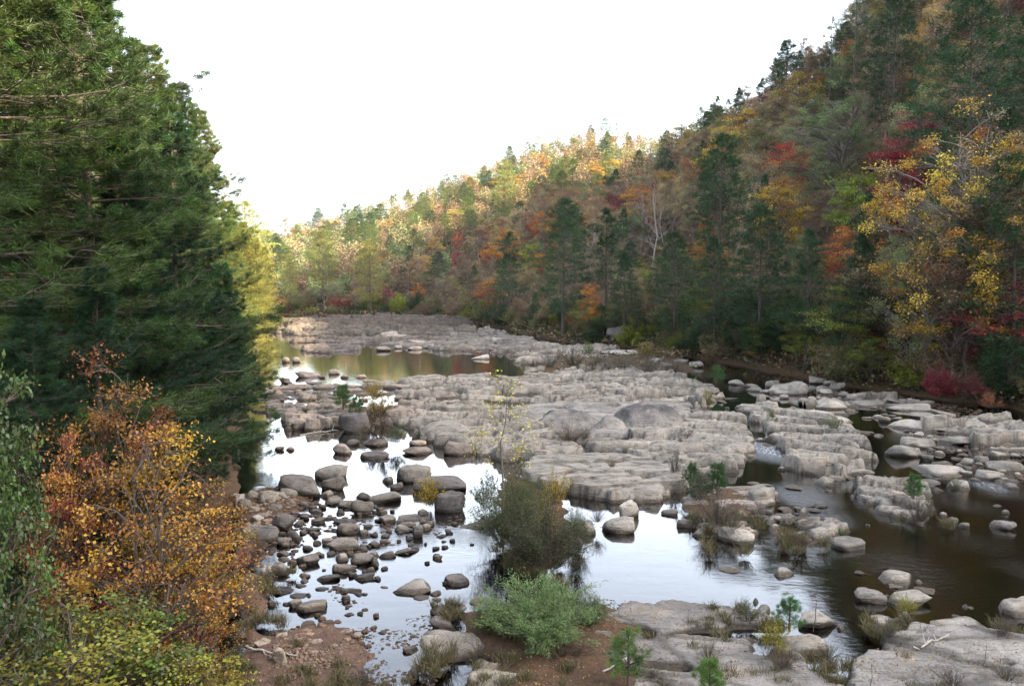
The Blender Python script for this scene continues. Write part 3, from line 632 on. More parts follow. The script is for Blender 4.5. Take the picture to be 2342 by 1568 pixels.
for crop, txt in ROCKS.items():
    for item in txt.replace('\n', ';').split(';'):
        q = [float(v) for v in item.split()]
        if len(q) < 4: continue
        x, y, w, h = crop(*q)
        nrock += 1
        rr = random.Random(nrock * 7 + 1)
        wx, wy = D(x, y - h * .18); k = wy / 1786.
        ww = w * k; hh = max(h * k * .88, .05)
        grd = max(0, G(wx, wy))
        # the picture height holds part of the depth: split it
        el = (CAM_H) / wy
        dep = ww * rr.uniform(.6, .85)
        top = max(hh - dep * el * .55, hh * .55)
        ratio = h / w
        small = w < 26
        if small: me = rr.choice(BM_SMALL)
        elif crop in (c8, c7): me = rr.choice(BM_SLAB if ratio < .32 else BM_BLOCK + BM_ROUND[:3])
        else: me = rr.choice(BM_ROUND if ratio < .6 and rr.random() < .3 else BM_BLOCK)
        name = 'cobble' if small else ('rock_slab' if ratio < .27 else 'boulder')
        zc = grd + top * .25
        o = bpy.data.objects.new(name, me); COL.objects.link(o)
        hz = top * .75 / .5 * .5 + .03
        o.scale = (ww * .52, dep * .55, hz); o.location = (wx, wy + dep * .2, grd + top - hz)
        o.rotation_euler = (rr.uniform(-.16, .16), rr.uniform(-.2, .2), rr.choice((0, math.pi)) + rr.uniform(-.3, .3))
        if x < 1075: base = rr.choice([(.20, .175, .15), (.26, .235, .205), (.17, .155, .145), (.30, .275, .245)]) if y > 1080 else rr.choice([(.32, .27, .23), (.27, .23, .2)])
        else: base = rr.choice([(.32, .295, .26), (.27, .25, .225), (.35, .325, .285)])
        if y > 1410 and x < 900: base = rr.choice([(.30, .19, .13), (.33, .24, .17), (.36, .3, .24)])
        if 'dark' in BIG.get((crop, q[0], q[1]), ''): base = (.17, .155, .15)
        f = rr.uniform(.72, 1.25); base = tuple(c * f for c in base); o.color = (*base, 1)
        lum = base[0]
        L = BIG.get((crop, q[0], q[1]))
        if (crop is c6 and q[:2] == [370, 1470]): o.color = (.45, .38, .3, 1)
        if L: tag(o, L, 'boulder')
        else:
            colr = 'pale' if lum > .26 else 'tan' if lum > .20 else 'dark brown'
            if y > 1410 and x < 900: colr = 'reddish'
            shp = ('flat' if ratio < .3 else 'low' if ratio < .5 else 'chunky')
            kind = {'cobble': 'cobble', 'rock_slab': 'slab', 'boulder': 'boulder'}[name]
            if kind == 'slab': shp = 'thin' if h < 9 else 'flat'
            tag(o, None, kind)
            want_label(o, '%s %s %s %s' % (shp, colr, kind, zone(x, y)), o.location[0], o.location[1], 0)
            o['group'] = {'cobble': 'small stones scattered over the riverbed', 'slab': 'flat slabs lying in the riverbed', 'boulder': 'boulders strewn along the river'}[kind]

def wedge_stones():
    r = random.Random(31); areas = [([(600, 1120), (760, 1110), (900, 1180), (980, 1240), (860, 1330), (700, 1300), (620, 1240)], 60, (.20, .17, .14)), ([(860, 1160), (1060, 1190), (1090, 1260), (980, 1290), (880, 1230)], 22, (.19, .165, .14)),
        ([(1850, 890), (2342, 960), (2342, 1110), (2120, 1090), (2000, 960), (1840, 925)], 55, (.31, .285, .25)), ([(640, 880), (900, 890), (900, 960), (620, 950)], 26, (.22, .19, .16)), ([(1740, 1160), (1990, 1170), (1990, 1260), (1760, 1250)], 12, (.31, .285, .25))]
    for pl, n, col in areas:
        xs = [p[0] for p in pl]; ys = [p[1] for p in pl]; k = 0; W_ = [D(*p) for p in pl]
        while k < n:
            px, py = r.uniform(min(xs), max(xs)), r.uniform(min(ys), max(ys)); x, y = D(px, py)
            if sdf(np.array([x]), np.array([y]), W_)[0] < 0: continue
            k += 1; w = r.uniform(9, 26) * y / 1786; h = w * r.uniform(.3, .65); z = max(0, G(x, y))
            o = bpy.data.objects.new('cobble', r.choice(BM_SMALL)); COL.objects.link(o); o.scale = (w * .5, w * r.uniform(.3, .5), h * .55); o.location = (x, y, z + h * .2)
            o.rotation_euler = (r.uniform(-.25, .25), r.uniform(-.25, .25), r.uniform(0, 6.28)); f = r.uniform(.6, 1.35); o.color = (col[0] * f, col[1] * f, col[2] * f, 1)
            tag(o, None, 'cobble', 'small stones scattered over the riverbed')
            want_label(o, ('light' if f > 1 else 'dark') + ' wedged cobble ' + zone(px, py), x, y, 0)
wedge_stones()

# loose gravel nobody could count: one object
def scatter_gravel():
    v, f = ICO[2]; v = v[:]; parts_v, parts_f, tn = [], [], []; off = 0
    v1, f1 = np.array([v.co[:] for v in (lambda b: (bmesh.ops.create_icosphere(b, subdivisions=1, radius=1), b)[1])(bmesh.new()).verts]), None
    b = bmesh.new(); bmesh.ops.create_icosphere(b, subdivisions=1, radius=1)
    v1 = np.array([q.co[:] for q in b.verts]); f1 = np.array([[q.index for q in fc.verts] for fc in b.faces]); b.free()
    areas = [([(600, 1568), (640, 1440), (760, 1400), (900, 1440), (1010, 1470), (1000, 1568)], 1500, .02, .065), ([(740, 1345), (800, 1330), (850, 1370), (780, 1400)], 120, .03, .08), ([(870, 1425), (1000, 1400), (1060, 1440), (950, 1490)], 420, .02, .055),
             ([(560, 1130), (700, 1110), (740, 1170), (680, 1260), (640, 1400), (560, 1300)], 700, .04, .13), ([(1450, 1375), (1540, 1400), (1400, 1410), (1385, 1370)], 260, .02, .05), ([(1250, 1430), (1400, 1440), (1400, 1568), (1220, 1568)], 350, .012, .035),
             ([(720, 1180), (900, 1170), (930, 1220), (800, 1290), (700, 1230)], 160, .04, .12), ([(1850, 895), (2050, 900), (2250, 940), (2200, 960), (1900, 915)], 420, .06, .2), ([(1080, 770), (1240, 800), (1200, 820), (1000, 800)], 420, .12, .4), ([(2150, 1000), (2342, 1030), (2342, 1100), (2200, 1080)], 160, .05, .17),
             ([(930, 1180), (1060, 1170), (1060, 1230), (950, 1220)], 90, .04, .1)]
    for ai, (pl, n, s0, s1) in enumerate(areas):
        P = np.array([D(*p) for p in pl]); lo, hi = P.min(0), P.max(0)
        pts = rng.uniform(lo, hi, (n * 3, 2)); m = sdf(pts[:, 0], pts[:, 1], [tuple(p) for p in P]) > 0
        m &= fbm(pts[:, 0] * .9, pts[:, 1] * .9, seed=60 + ai) > .43
        pts = pts[m][:n]; gz = np.maximum(ground_at(pts[:, 0], pts[:, 1]), -.02)
        for (x, y), z in zip(pts, gz):
            s = s0 + (s1 - s0) * rng.random() ** 2.2; sc = np.array([s * rng.uniform(.8, 1.5), s * rng.uniform(.7, 1.1), s * rng.uniform(.35, .7)])
            a = rng.uniform(0, 6.28); q = v1 * (1 + rng.uniform(-.22, .22, (len(v1), 1))) * sc
            ca, sa = math.cos(a), math.sin(a); q = np.stack([q[:, 0] * ca - q[:, 1] * sa, q[:, 0] * sa + q[:, 1] * ca, q[:, 2]], -1)
            parts_v.append(q + [x, y, z + sc[2] * .3]); parts_f.append(f1 + off); off += len(v1)
    me = mesh('gravel', np.vstack(parts_v), np.vstack(parts_f), M_STONE, smooth=False)
    tag(link('gravel', me, color=(.27, .19, .145)), 'loose reddish gravel and pebbles on the mud and in the shallows', 'gravel', kind='stuff')
scatter_gravel()

# ------------------------------------------------------------------ plant builders
def tubes(lines, sides=5):
    """lines: list of (points (n,3), radii (n,)) -> V, F quads"""
    Vs, Fs, off = [], [], 0
    ang = np.arange(sides) * 2 * math.pi / sides; ca, sa = np.cos(ang), np.sin(ang)
    for P, rad in lines:
        P = np.asarray(P, float); n = len(P)
        T = np.gradient(P, axis=0); T /= np.linalg.norm(T, axis=1)[:, None] + 1e-9
        ref = np.array([1., 0, 0]) if abs(T[0, 2]) > .7 else np.array([0, 0, 1.])
        A = np.cross(T, ref); A /= np.linalg.norm(A, axis=1)[:, None] + 1e-9; B = np.cross(T, A)
        V = P[:, None] + (A[:, None] * ca[None, :, None] + B[:, None] * sa[None, :, None]) * np.asarray(rad)[:, None, None]
        i = np.arange(n * sides).reshape(n, sides)
        F = np.stack([i[:-1], np.roll(i[:-1], -1, 1), np.roll(i[1:], -1, 1), i[1:]], -1).reshape(-1, 4) + off
        Vs.append(V.reshape(-1, 3)); Fs.append(F); off += n * sides
    return np.vstack(Vs), np.vstack(Fs)
def nrm(a): return a / (np.linalg.norm(a, axis=-1, keepdims=True) + 1e-9)
def blades(C, Dv, nb, ln, wd, r, spread=.8, up=.25, tint=None):
    """needle tufts: nb thin triangles out of each centre"""
    n = len(C); C = np.repeat(C, nb, 0); Dv = np.repeat(Dv, nb, 0)
    d = nrm(Dv + r.normal(size=C.shape) * spread + [0, 0, up])
    L = ln * r.uniform(.6, 1.15, (len(C), 1)); w = nrm(np.cross(d, r.normal(size=C.shape))) * wd * .5
    s = C + r.normal(size=C.shape) * ln * .22
    V = np.stack([s - w, s + w, s + d * L], 1).reshape(-1, 3)
    F = np.arange(len(V)).reshape(-1, 3)
    tt = np.repeat(tint, nb) + r.uniform(-.12, .12, len(C)); return V, F, np.repeat(np.clip(tt, 0, 1), 3)
def leaves(C, r, size, aspect=.6, tint=None, flat=.5, Dv=None, fold=True):
    """one rhombic leaf at each point"""
    n = len(C)
    d = r.normal(size=(n, 3)); d[:, 2] *= .6
    if Dv is not None: d = d * .55 + Dv
    d[:, 2] -= .15
    d = nrm(d); nn = r.normal(size=(n, 3)); nn[:, 2] += flat * 2 * np.sign(nn[:, 2])
    s = nrm(np.cross(nn, d)); sz = size * r.uniform(.65, 1.25, (n, 1))
    mid = C + d * sz * .45
    V = np.stack([C, mid + s * sz * aspect * .5, C + d * sz, mid - s * sz * aspect * .5], 1).reshape(-1, 3)
    F = np.arange(len(V)).reshape(-1, 4)
    return V, F, np.repeat(np.clip(tint, 0, 1), 4)

def bough_pine(seed, H=19., Rr=4.2, cb=.8, gap=.55, per=5, twn=13, clump=5, nb=26, ln=.2, wd=.014, rise=.3, open_=.05, cone=1.0):
    """near pine: boughs in layers, side twigs that end in brushes of long needles"""
    r = np.random.default_rng(seed); zs = np.linspace(0, H, 9); wob = np.cumsum(r.normal(0, .06, (9, 2)), 0)
    tr = np.stack([wob[:, 0], wob[:, 1], zs], -1); lines = [(tr, np.interp(zs, [0, H], [.20, .02]))]; C, Dd, TT = [], [], []; z = cb
    while z < H - .2:
        t = (z - cb) / (H - cb); prof = max((1 - t ** 1.3) ** .85, .07) * (.78 + .3 * math.sin(z * 2.1 + seed)); a0 = r.uniform(0, 6.28)
        base = np.array([np.interp(z, zs, tr[:, 0]), np.interp(z, zs, tr[:, 1]), z])
        for k in range(per):
            if r.random() < open_: continue
            a = a0 + k * 6.283 / per + r.normal(0, .3); L = Rr * prof * r.uniform(.6, 1.2) + .2; dh = np.array([math.cos(a), math.sin(a), 0]); pp = np.array([-dh[1], dh[0], 0])
            s = np.linspace(0, 1, 6); droop = r.uniform(.1, .5) * (1 - t); rs = rise * (.4 + t)
            pts = base + dh * (L * s)[:, None]; pts[:, 2] += L * (rs * s - droop * s ** 2 + .30 * s ** 4); pts += pp * (np.sin(s * 3) * r.normal(0, .07) * L)[:, None]
            lines.append((pts, (.010 + .007 * L) * (1 - .85 * s))); bt = r.uniform(.2, .8)
            m = max(4, int(twn * (.3 + L / Rr)))
            for j in range(m):
                q = .22 + .78 * (j + r.random()) / m; b = np.array([np.interp(q, s, pts[:, i]) for i in range(3)])
                tl = L * (.34 - .2 * q) * r.uniform(.6, 1.3) + .18; sd2 = (1 if j % 2 else -1); d = nrm(dh * .75 + pp * sd2 * r.uniform(.4, 1.1) + np.array([0, 0, r.uniform(-.12, .3)]))
                e = b + d * tl; lines.append((np.array([b, (b + e) / 2 - [0, 0, .03 * tl], e]), np.array([.010, .007, .004])))
                f = np.clip(r.uniform(.35, 1.08, clump), 0, 1.05)[:, None]
                C.append(b + (e - b) * f + r.normal(0, .035, (clump, 3))); Dd.append(np.repeat((d * .9 + [0, 0, .25])[None], clump, 0)); TT.append(np.clip(np.full(clump, bt + r.normal(0, .15)), 0, 1))
        z += gap * r.uniform(.75, 1.25) * (1 - .45 * t)
    C, Dd, TT = np.vstack(C), np.vstack(Dd), np.concatenate(TT)
    return tubes(lines, 5), blades(C, Dd, nb, ln, wd, r, spread=.55, up=.1, tint=TT)
def pine_parts(seed, H=20., Rr=3.6, cb=3.5, gap=.5, per=4, tuft=13, nb=8, ln=.42, wd=.055, shape='cone', rise=.12, lean=.0, side=.34, open_=0.0):
    r = np.random.default_rng(seed)
    zs = np.linspace(0, H, 9); wob = np.cumsum(r.normal(0, .05, (9, 2)), 0) * H / 20
    tr = np.stack([wob[:, 0] + lean * (zs / H) ** 1.5, wob[:, 1], zs], -1)
    lines = [(tr, np.interp(zs, [0, H], [.0105 * H + .04, .02]))]
    C, Dd = [], []; z = cb; TT = []
    while z < H - .15:
        t = (z - cb) / (H - cb)
        prof = (1 - t ** 1.5) ** .9 * .95 if shape == 'cone' else ((.55 + .45 * min(1, t * 3)) * (1 - t ** 2.6) ** .75) if shape == 'round' else ((1 - t ** 2) ** .7 * (.62 + .38 * math.sin(t * 19 + seed)))
        prof = max(prof, .06)
        base = np.array([np.interp(z, zs, tr[:, 0]), np.interp(z, zs, tr[:, 1]), z])
        a0 = r.uniform(0, 6.28)
        for k in range(per):
            if r.random() < .12 + open_: continue
            a = a0 + k * 6.283 / per + r.normal(0, .35); L = Rr * prof * r.uniform(.55, 1.18) + .15
            dirh = np.array([math.cos(a), math.sin(a), 0]); droop = r.uniform(-.12, .08)
            s = np.linspace(0, 1, 5); zz = L * (rise * s + droop * s * s + (.25 * (t > .8)) * s)
            pts = base + dirh * (L * s)[:, None] + np.stack([0 * s, 0 * s, zz], -1)
            perp = np.array([-dirh[1], dirh[0], 0])
            pts += perp * (np.sin(s * 2.5) * r.normal(0, .08) * L)[:, None]
            lines.append((pts, (.012 + .007 * L) * (1 - .85 * s)))
            nt = max(3, int(tuft * (.35 + L / Rr)))
            q = .28 + .74 * r.random(nt) ** .75; sd_ = r.normal(0, side, nt) * L * (1.05 - .55 * q)
            c = np.stack([np.interp(q, s, pts[:, i]) for i in range(3)], -1) + perp * sd_[:, None]
            c[:, 2] += r.normal(0, .10, nt) + .05 * np.abs(sd_)
            C.append(c); Dd.append(nrm(dirh * .55 + perp * (sd_[:, None] / L) * 1.4 + [0, 0, .15])); TT.append(np.full(nt, r.uniform(.25, .75)) + r.normal(0, .1, nt))
        z += gap * r.uniform(.7, 1.3) * (1 - .35 * t)
    C.append(np.array([tr[-1]] * 4)); Dd.append(np.array([[0, 0, 1.]] * 4)); TT.append(np.full(4, .6))
    C, Dd, TT = np.vstack(C), np.vstack(Dd), np.concatenate(TT)
    return tubes(lines, 5), blades(C, Dd, nb, ln, wd, r, tint=TT)

def broadleaf_parts(seed, H=15., Rr=4.5, cb=.35, clumps=46, nleaf=7000, size=.22, aspect=.65, leafy=1., multi=1, shell=.35, clumpr=.26, twigs=5, trunk=.012, squash=.75, lean=.03):
    r = np.random.default_rng(seed)
    lines = []; zt = H * .93; tr = []
    for m in range(multi):
        zs = np.linspace(0, 1, 7); off = r.normal(0, lean, 2) * H + (r.normal(0, .18, 2) * Rr if multi > 1 else 0)
        w = np.cumsum(r.normal(0, .018, (7, 2)), 0) * H
        P = np.stack([w[:, 0] - w[0, 0] + off[0] * zs ** 1.2, w[:, 1] - w[0, 1] + off[1] * zs ** 1.2, zs * zt], -1)
        lines.append((P, trunk * H * (1 - .88 * zs) / math.sqrt(multi) + .006)); tr.append(P)
    cz = H * (cb + 1) / 2; hz = H * (1 - cb) / 2
    u = nrm(r.normal(size=(clumps, 3))); rad = shell + (1 - shell) * r.random((clumps, 1)) ** .5
    cc = u * rad * [Rr, Rr, hz]; cc[:, :2] *= (1 - .25 * np.maximum(cc[:, 2:3] / hz, 0)); cc[:, 2] += cz
    pts, tt = [], []
    per = max(1, int(nleaf / clumps)); 
    for c in cc:
        P = tr[r.integers(multi)]; zz = np.clip(c[2] - r.uniform(.25, .75) * np.hypot(*c[:2]) - .05 * H, H * cb * .5, zt * .95)
        b = np.array([np.interp(zz, P[:, 2], P[:, 0]), np.interp(zz, P[:, 2], P[:, 1]), zz])
        s = np.linspace(0, 1, 6)[:, None]; md = r.normal(0, .07, 3) * np.linalg.norm(c - b)
        q = b + (c - b) * s + md * np.sin(s * 3.14) + [0, 0, 1] * (np.sin(s * 3.14) * .06 * np.linalg.norm(c - b))
        lines.append((q, (.004 * H) * (1 - .8 * s[:, 0]) * (.5 + .5 * np.linalg.norm(c - b) / Rr) + .004))
        cr = Rr * clumpr * r.uniform(.7, 1.35)
        ends = c + nrm(r.normal(size=(twigs, 3))) * cr * [1, 1, squash] * r.uniform(.5, 1.2, (twigs, 1))
        for e in ends:
            st = q[r.integers(3, 6)]; mm = (st + e) / 2 + r.normal(0, .08, 3) * cr
            lines.append((np.array([st, mm, e]), np.array([.0022, .0015, .0008]) * H))
        k = int(per * r.uniform(.45, 1.5) * leafy)
        if k:
            e = ends[r.integers(0, twigs, k)]; f = r.random((k, 1)) ** .7
            p = c + (e - c) * f + r.normal(size=(k, 3)) * cr * .30 * [1, 1, squash]
            pts.append(p); tt.append(r.uniform(.1, .9) + r.normal(0, .09, k))
    T = tubes(lines, 4 if H > 4 else 4)
    if not pts: return T, None
    pts = np.vstack(pts); return T, leaves(pts, r, size, aspect, np.concatenate(tt))

def bare_parts(seed, H=13., Rr=4., n1=13, n2=6, n3=5, sparse=0, size=.2, trunk=.011, up=.5):
    r = np.random.default_rng(seed); lines = []; tips = []
    zs = np.linspace(0, 1, 8); w = np.cumsum(r.normal(0, .025, (8, 2)), 0) * H
    P = np.stack([w[:, 0] - w[0, 0], w[:, 1] - w[0, 1], zs * H], -1); lines.append((P, trunk * H * (1 - .9 * zs) + .006))
    def grow(b, d, L, rad, lev):
        k = 5; pts = [b]; dd = d.copy()
        for i in range(k - 1):
            dd = nrm(dd + r.normal(0, .22, 3) + [0, 0, .12 * up]); pts.append(pts[-1] + dd * L / (k - 1))
        pts = np.array(pts); lines.append((pts, rad * (1 - .75 * np.linspace(0, 1, k))))
        if lev == 2: tips.append(pts[-1]); tips.append(pts[2]); return
        for j in range((n2, n3)[lev]):
            q = r.integers(1, k); sd2 = nrm(nrm(pts[q] - pts[q - 1]) + r.normal(0, .65, 3) + [0, 0, .2 * up])
            grow(pts[q], sd2, L * r.uniform(.3, .55), rad * .45, lev + 1)
    for i in range(n1):
        t = .22 + .75 * i / n1; a = i * 2.4 + r.normal(0, .4); b = np.array([np.interp(t, zs, P[:, j]) for j in range(3)])
        d = nrm(np.array([math.cos(a), math.sin(a), up + r.normal(0, .2)])); grow(b, d, Rr * (1.15 - .75 * t) * r.uniform(.7, 1.2), trunk * H * .38 * (1.1 - t), 0)
    T = tubes(lines, 4)
    if not sparse: return T, None
    tp = np.array(tips); tp = tp[r.integers(0, len(tp), sparse)] + r.normal(0, .12, (sparse, 3)) * Rr * .5
    return T, leaves(tp, r, size, .7, r.uniform(.2, .9, sparse))

def shrub_parts(seed, H=1.5, Rr=1.2, stems=40, per=60, size=.07, aspect=.5, spread=1., droop=.2, leafstart=.3, twig=.008, jitter=.08):
    r = np.random.default_rng(seed); lines, pts, dv, tt = [], [], [], []
    for i in range(stems):
        a = r.uniform(0, 6.28); q = r.random() ** .6 * spread; L = H * r.uniform(.35, 1.2) * (1 - .3 * q)
        b = np.array([math.cos(a), math.sin(a), 0]) * Rr * .25 * q; out = np.array([math.cos(a), math.sin(a), 0]) * Rr * q
        s = np.linspace(0, 1, 6)[:, None]
        P = b + (out - b) * s ** 1.2 + np.array([0, 0, 1]) * (L * (s - droop * q * s ** 3)) + r.normal(0, .04, (6, 3)) * H * s
        lines.append((P, twig * (1 - .8 * s[:, 0]) + .001))
        for j in range(3):
            k0 = r.integers(2, 6); e = P[k0] + nrm(r.normal(size=3) + out * .6 + [0, 0, .5]) * L * .22
            lines.append((np.array([P[k0 - 1], (P[k0 - 1] + e) / 2 + r.normal(0, .02, 3), e]), np.array([twig * .5, twig * .35, .001])))
            if per:
                f = r.random((per // 5, 1)); pts.append(P[k0 - 1] + (e - P[k0 - 1]) * f + r.normal(0, jitter * .6, (len(f), 3)) * H); dv.append(np.repeat(nrm(e - P[k0 - 1])[None], len(f), 0)); tt.append(np.full(len(f), .5))
        if per:
            f = leafstart + (1 - leafstart) * r.random(per) ** .8
            p = np.stack([np.interp(f, s[:, 0], P[:, j]) for j in range(3)], -1) + r.normal(0, jitter, (per, 3)) * H * .6
            pts.append(p); dv.append(np.repeat(nrm(P[-1] - P[2])[None], per, 0)); tt.append(np.full(per, r.uniform(.25, .75)))
    T = tubes(lines, 3)
    if not per: return T, None
    pts = np.vstack(pts); dv = np.vstack(dv); tt = np.concatenate(tt) + r.normal(0, .15, len(pts))
    pts[:, 2] = np.maximum(pts[:, 2], .02)
    return T, leaves(pts, r, size, aspect, tt, Dv=dv * .8)

class Proto:
    def __init__(s, name, parts, foliage=M_LEAF, H=1.):
        T, L = parts; s.name = name; s.H = H
        s.wood = mesh(name + '_trunk', T[0], T[1], M_BARK, smooth=True)
        s.leaf = mesh(name + '_crown', L[0], L[1], foliage, tint=L[2]) if L is not None else None
        s.both = None
        s.foliage = foliage; s._p = parts
BARKS = {'pine': (.075, .055, .043), 'oak': (.17, .145, .12), 'bare': (.34, .30, .27), 'shrub': (.085, .06, .045)}
def plant(name, proto, x, y, H, color, label=None, cat='tree', group=None, bark='oak', base=None, rz=None, z=None, woodname='trunk', leafname='crown', sx=1.0, lean=None, zsink=.0, stuffhint=None):
    z = G(x, y) if z is None else z
    e = bpy.data.objects.new(name, None); COL.objects.link(e); e.location = (x, y, z - zsink); e.empty_display_size = .3
    k = H / proto.H; e.scale = (k * sx, k * sx, k); e.rotation_euler = (lean[0] if lean else 0, lean[1] if lean else 0, random.uniform(0, 6.28) if rz is None else rz)
    w = bpy.data.objects.new(woodname, proto.wood); COL.objects.link(w); w.parent = e; w.color = (*BARKS[bark], 1)
    if proto.leaf is not None:
        l = bpy.data.objects.new(leafname, proto.leaf); COL.objects.link(l); l.parent = e; l.color = (*color, 1)
    tag(e, label, cat, group)
    if base: want_label(e, base, x, y, z + H * .6)
    return e

# ---- prototypes
PINES = [Proto('pine', pine_parts(500 + i, 20, [3.9, 4.6, 4.2, 4.8, 3.8, 4.6][i], [2.0, 3.5, 5.5, 2.5, 7.0, 4.0][i], .5, 4, 14, 9, .44, .06, ['round', 'round', 'ragged', 'round', 'round', 'cone'][i], [.15, .2, .25, .05, .3, .12][i], open_=[0, 0, .15, 0, .05, .1][i]), M_NEEDLE, 20) for i in range(6)]
THIN_PINES = [Proto('pine', pine_parts(540 + i, 20, 3.6, 6.0, .8, 3, 9, 8, .5, .06, 'ragged', .1, open_=.25), M_NEEDLE, 20) for i in range(2)]
OAKS = [Proto('oak', broadleaf_parts(600 + i, 15, [4.6, 4.0, 5.2, 4.4, 3.6, 5.0][i], [.3, .2, .35, .15, .4, .25][i], [46, 40, 56, 60, 36, 50][i], [9500, 8500, 10500, 11000, 6500, 4200][i], .21), M_LEAF, 15) for i in range(6)]
FINE = [Proto('oak', broadleaf_parts(680 + i, 20, 6.2, .15, 110, 24000, .16, clumpr=.14, twigs=6), M_LEAF, 20) for i in range(2)]
MAPLES = [Proto('maple', broadleaf_parts(650 + i, 12, [3.4, 4.2, 3.0][i], [.15, .25, .1][i], [50, 60, 40][i], [8000, 8500, 7000][i], .21, squash=.45, clumpr=.3), M_LEAF, 12) for i in range(3)]
BARES = [Proto('bare', bare_parts(700 + i, 13, [3.6, 4.4, 3.2][i], sparse=[0, 500, 900][i]), M_LEAF, 13) for i in range(3)]

TREE_ZONES = [('behind the dark far shelf', 850, 690), ('at the far left valley end', 660, 560), ('on the far ridge, left part', 820, 450), ('on the far ridge crest', 1100, 370), ('on the far crest by the notch', 1400, 310),
 ('on the sunlit middle spur', 1080, 460), ('on the slope above the green pool', 1000, 570), ('on the bank above the green pool', 1120, 680), ('below the skyline notch', 1480, 400), ('behind the grey shrubs', 1400, 720),
 ('on the slope behind grey shrubs', 1450, 570), ('on the sunlit upper slope', 1280, 420), ('on the skyline right of notch', 1600, 290), ('around the scarlet maple', 1800, 350), ('on the steep right skyline', 1850, 190), ('at the top right skyline', 2000, 50),
 ('in the top right corner', 2260, 60), ('above the crimson tree', 2120, 190), ('left of the crimson tree', 1960, 300), ('at the right edge, high', 2300, 250), ('at the right edge, midway', 2300, 450), ('behind the golden tree', 2200, 540),
 ('at the right edge, low', 2300, 750), ('above the red bush', 2120, 760), ('by the yellow-green maple', 1930, 750), ('on the right bank midway', 1700, 740), ('among the low dark pines', 1780, 600), ('above the low dark pines', 1700, 450), ('left of the golden tree', 1980, 520)]
def tzone(px, py): return min(TREE_ZONES, key=lambda z: (z[1] - px) ** 2 + ((z[2] - py) * 1.3) ** 2)[0]
placed = []
def place_top(px, py, H, dmin=0, dmax=430):
    """where a tree of height H has to stand on the slope for its top to reach this line of sight"""
    u = (px - 1171) / 1786.; v = (784 - py) / 1786.; c, s = math.cos(TILT), math.sin(TILT)
    dy, dz = c + v * s, -s + v * c
    best = None
    ys = np.linspace(40, dmax, 400); ys = ys[ys > dmin]; xs = u / dy * ys
    hz = ground_at(xs, ys); top = hz + H; line = CAM_H + dz / dy * ys
    ok = np.where((np.diff(np.sign(top - line)) != 0) & (hz[:-1] > .3))[0]
    if len(ok) == 0: i = int(np.argmin(np.abs(top - line) + 50 * (hz < .3)))
    else: i = int(ok[0])
    return float(xs[i]), float(ys[i])

C_ = dict(pine=(.035, .078, .032), pinel=(.11, .15, .045), glow=(.24, .25, .07), tan=(.34, .26, .145), rust=(.33, .19, .105), olive=(.22, .22, .095), pale=(.21, .27, .12), gold=(.48, .31, .06), orange=(.50, .20, .035), scarlet=(.55, .07, .02), crimson=(.32, .03, .055), pink=(.36, .22, .15), ygreen=(.24, .27, .035), brown=(.27, .19, .12))  # glow: pine colour brightened to paint sunlight into the needles
NAMES = {'pine': 'dark green pine', 'pinel': 'yellow-green pine', 'glow': 'sunlit pine', 'tan': 'tan-leaved oak', 'rust': 'rusty-brown oak', 'olive': 'olive-green oak', 'pale': 'pale green oak', 'gold': 'golden maple', 'orange': 'orange maple', 'scarlet': 'scarlet maple', 'crimson': 'crimson maple', 'pink': 'pinkish-brown oak', 'ygreen': 'yellow-green maple', 'brown': 'dull brown oak', 'bare': 'leafless grey tree', 'thin': 'thinly branched pine'}
COUNT = {}
FAR = []      # trees too far and many: one mass
def tree(kind, x, y, H, label=None, protos=None, sx=1.0, z=None, rz=None):
    rr = random
    if kind in ('pine', 'pinel', 'thin', 'glow'): nm, pr, bark, grp = 'pine_tree', protos or (THIN_PINES if kind == 'thin' else PINES), 'pine', 'pines on the valley slopes'
    elif kind == 'bare': nm, pr, bark, grp = 'bare_tree', protos or BARES, 'bare', 'leafless trees on the slopes'
    elif kind in ('gold', 'orange', 'scarlet', 'crimson', 'ygreen'): nm, pr, bark, grp = 'maple_tree', protos or MAPLES, 'oak', 'maples in autumn colour'
    else: nm, pr, bark, grp = 'oak_tree', protos or OAKS, 'oak', 'oaks in autumn colour'
    c = C_['pine' if kind == 'thin' else 'tan' if kind == 'bare' else kind]; f = rr.uniform(.8, 1.25); c = tuple(v * f * rr.uniform(.92, 1.08) for v in c)
    placed.append((x, y, H))
    if COUNT.get(nm, 0) >= (290 if label == 0 else 236 if nm != 'maple_tree' else 266) and not label:
        FAR.append((kind, x, y, H, c)); return
    COUNT[nm] = COUNT.get(nm, 0) + 1
    z = G(x, y) if z is None else z
    px, py = proj(x, y, z + H * .6)
    size = 'tall ' if H > 19 else ''
    e = plant(nm, rr.choice(pr), x, y, H, c, label or None, 'tree', grp, bark, None if label else size + NAMES[kind] + ' ' + tzone(px, py), rz=rz, z=z, sx=sx, zsink=.2)
    return e

